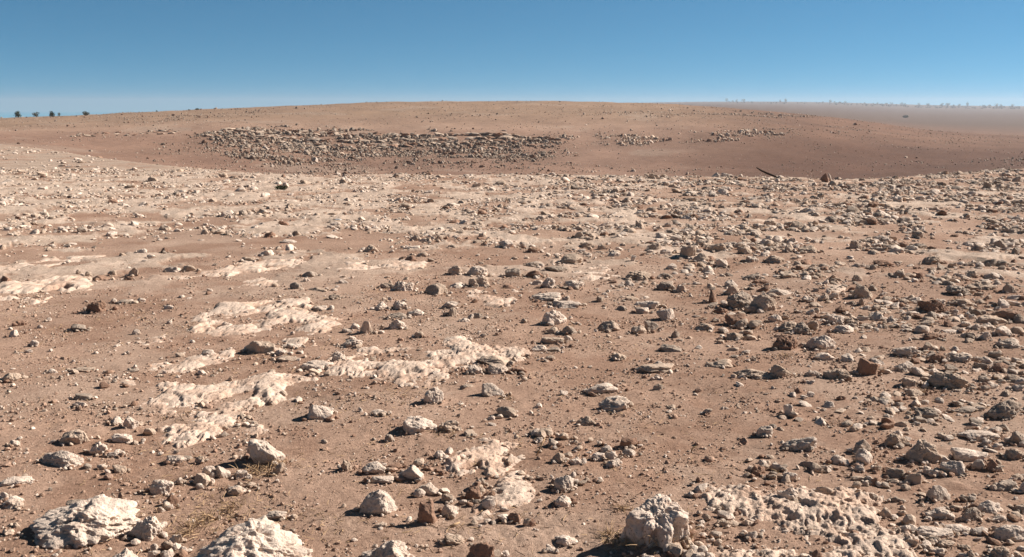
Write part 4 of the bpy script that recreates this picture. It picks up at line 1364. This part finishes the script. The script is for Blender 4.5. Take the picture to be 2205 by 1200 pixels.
def shrub(kind, px, py_base, w, h, dist, label, group, rngk, mat=None, n=420, trunk=.18, cat="shrub"):
    """a crown of small leaves on a forked tapering stem, standing on the ground; sizes in metres"""
    base = at_px(px, py_base, dist); gz = float(ground(base[0], base[1])); base[2] = gz - .02
    r = np.random.RandomState(rngk)
    e = bpy.data.objects.new(kind, None); C.objects.link(e); e.location = base
    e['label'] = label; e['category'] = cat
    if group: e['group'] = group
    top = h * trunk
    st = Heap()
    V, Fc = tube([(0, 0, -.1), (.02 * w, 0, top * .6), (0, 0, top + .35 * h)], [.05 * w, .04 * w, .012 * w], 7); st.add(V, Fc, np.ones(3))
    for k in range(4):
        a = k * 1.57 + r.uniform(-.4, .4)
        V, Fc = tube([(0, 0, top * .7), (.14 * w * math.cos(a), .14 * w * math.sin(a), top + .18 * h), (.30 * w * math.cos(a), .30 * w * math.sin(a), top + .45 * h)], [.026 * w, .02 * w, .006 * w], 5); st.add(V, Fc, np.ones(3))
    st.link("trunk", M_BARK, smooth=True).parent = e
    V, Fc = foliage(n, w * .56, w * .56, h * (1 - trunk) * .60, .075 * max(w, h), r, 6 if cat == 'tree' else 11, -.95)
    V[:, 2] += top + h * (1 - trunk) * (.5 if cat == 'tree' else .40)
    link("crown", build_mesh("crown", V, Fc, np.ones(3), False), mat or M_LEAF, (0, 0, 0), parent=e)
    return e

PXM = lambda dist: dist / F * 1.0
def sky_shrub(px, ytop, ybase, wpx, dist, label, seed, mat=None, group="shrubs on the near skyline", trunk=.06, **kw):
    # the base is hidden by the rounding of the ground, so it stands on the skyline itself
    return shrub("shrub", px, ybase, wpx * PXM(dist), (ybase - ytop) * PXM(dist) * 1.06, dist, label, group, seed, mat, trunk=trunk, **kw)
sky_shrub(40, 241.5, 255, 14, 228, "round dark green shrub, darkest and fullest on the near skyline", 1)
sky_shrub(79, 241, 254, 15, 228, "sprawling shrub with bare reddish branches spreading on the near skyline", 2, M_LEAF_DRY, n=210)
sky_shrub(113, 239.5, 253, 11, 228, "upright dark shrub with a narrow top on the near skyline", 3)
sky_shrub(128, 243, 252.5, 6, 228, "faint thin little shrub next to the upright dark shrub on the skyline", 4, M_LEAF_DRY, n=150)
sky_shrub(185, 240, 248.5, 14, 228, "low rounded olive shrub standing apart on the skyline", 5, M_LEAF_DRY)
sky_shrub(337, 236, 240.5, 6, 226, "tiny dark shrub on the skyline, before the slope rises highest", 6, n=150)
sky_shrub(407, 234.5, 237.5, 7, 226, "tiny flat shrub on the skyline, fainter one of a low pair", 7, M_LEAF_DRY, n=150)
sky_shrub(424, 232.5, 236.5, 10, 226, "low dark flat shrub on the skyline, broader one of a low pair", 8, n=200)
sky_shrub(1205, 216.5, 219.5, 6, 228, "tiny dark shrub alone on the highest part of the skyline", 9, n=150)
sky_shrub(1595, 230, 234, 7, 215, "small dark shrub above the line of pale rocks near the plain", 10, n=150)
sky_shrub(2022, 269, 275.5, 9, 290, "small dark shrub standing alone on the hazy lower plain", 11, n=200)
sky_shrub(1950, 243, 248.5, 13, 900, "faint grey shrub far out on the hazy plain", 12, n=200)
q0 = hit(606, 409)
shrub("shrub", 606, 409, .24, .13, math.hypot(*q0), "low dark green bush among pale stones in the middle distance", None, 13, n=300, trunk=.1)

FAR = [  # x, top, base, width, cluster
 (1565, 212, 219.5, 7, 'a'), (1578, 214.5, 219.5, 5, 'a'), (1586, 213.5, 219.5, 6, 'a'), (1601, 211.5, 219.5, 8, 'a'),
 (1680, 213, 219.5, 5, 'b'), (1692, 210.5, 219.5, 7, 'b'),
 (1772, 217, 221, 5, 'c'), (1787, 213, 221, 8, 'c'), (1797, 216.5, 221.5, 6, 'c'), (1809, 218, 222, 9, 'c'), (1819, 217, 222.5, 7, 'c'),
 (1862, 221, 225.5, 6, 'd'), (1880, 222, 226, 5, 'd'), (1889, 221, 226.5, 6, 'd'), (1897, 222, 226.5, 6, 'd'), (1909, 222, 227, 8, 'd'), (1919, 221, 227, 7, 'd'), (1930, 223, 227.5, 5, 'd'), (1941, 221, 227.5, 8, 'd'), (1949, 222.5, 228, 7, 'd'),
 (1979, 222.5, 228.5, 7, 'e'), (1999, 222.5, 228.5, 10, 'e'), (2028, 222, 228.5, 10, 'e'), (2040, 221.5, 228.5, 11, 'e'), (2053, 224, 229, 8, 'e'), (2066, 223, 229, 8, 'e'), (2083, 222, 231.5, 8, 'e'),
 (2118, 225.5, 229.5, 11, 'f'), (2131, 225, 229.5, 9, 'f'), (2146, 222, 229.5, 9, 'f'), (2156, 223, 229.5, 7, 'f'), (2181, 223.5, 230, 8, 'f')]
CL = {'a': "group of four on the plain's first rise", 'b': "pair standing apart on the plain's horizon", 'c': "group of five where the far horizon dips",
      'd': "loose far row of nine", 'e': "dense far row of seven", 'f': "last sparse row at the horizon's end"}
ORD = ["first", "second", "third", "fourth", "fifth", "sixth", "seventh", "eighth", "ninth"]
cnt = {}
DF = 2600
for i, (fx, t0, b0, fw, c) in enumerate(FAR):
    k = cnt.get(c, 0); cnt[c] = k + 1
    shrub("tree", fx, b0, fw * PXM(DF), (b0 - t0) * PXM(DF) * 1.1, DF, f"hazy {ORD[k]} tree from the left in the {CL[c]}", "hazy trees along the far horizon", 40 + i, n=130, trunk=.14, cat="tree")

sc = Heap()
rs = np.random.RandomState(9)
for k in range(210):
    fx = rs.uniform(1795, 2200) if k < 170 else rs.uniform(1560, 1800)
    dd = rs.uniform(2250, 2750)
    b = at_px(fx, 227, dd); gz = float(ground(b[0], b[1])); w = rs.uniform(2.5, 7.5) * (1.0 if k < 170 else .6); h = rs.uniform(1.2, 3.4)
    V, Fc = foliage(26, w * .6, w * .6, h * .6, 1.1, rs, 4)
    sc.add(V + np.array([b[0], b[1], gz + h * .45]), Fc, np.ones(3))
sc.link("far_scrub", M_LEAF_DRY, kind="stuff", label="low scrub in a faint broken line along the hazy horizon")

# ------------------------------------------------------------------ haze over the plain
bm = bmesh.new()
bmesh.ops.create_cube(bm, size=1.0)
me = bpy.data.meshes.new("haze"); bm.to_mesh(me); bm.free()
hz = link("haze", me, None, (0, 0, 0), kind="stuff", label="thin dusty haze lying over the far plain")
zlo, zhi = -16.0, 27.0
hz.scale = (7200, 7200, zhi - zlo); hz.location = (0, 0, (zlo + zhi) / 2)
m = bpy.data.materials.new("haze"); m.use_nodes = True
t = m.node_tree; t.nodes.clear()
o = t.nodes.new("ShaderNodeOutputMaterial"); v = t.nodes.new("ShaderNodeVolumePrincipled")
v.inputs["Color"].default_value = (.76, .80, .88, 1); v.inputs["Density"].default_value = 0.00021; v.inputs["Anisotropy"].default_value = 0.2
t.links.new(v.outputs[0], o.inputs["Volume"])
me.materials.append(m)
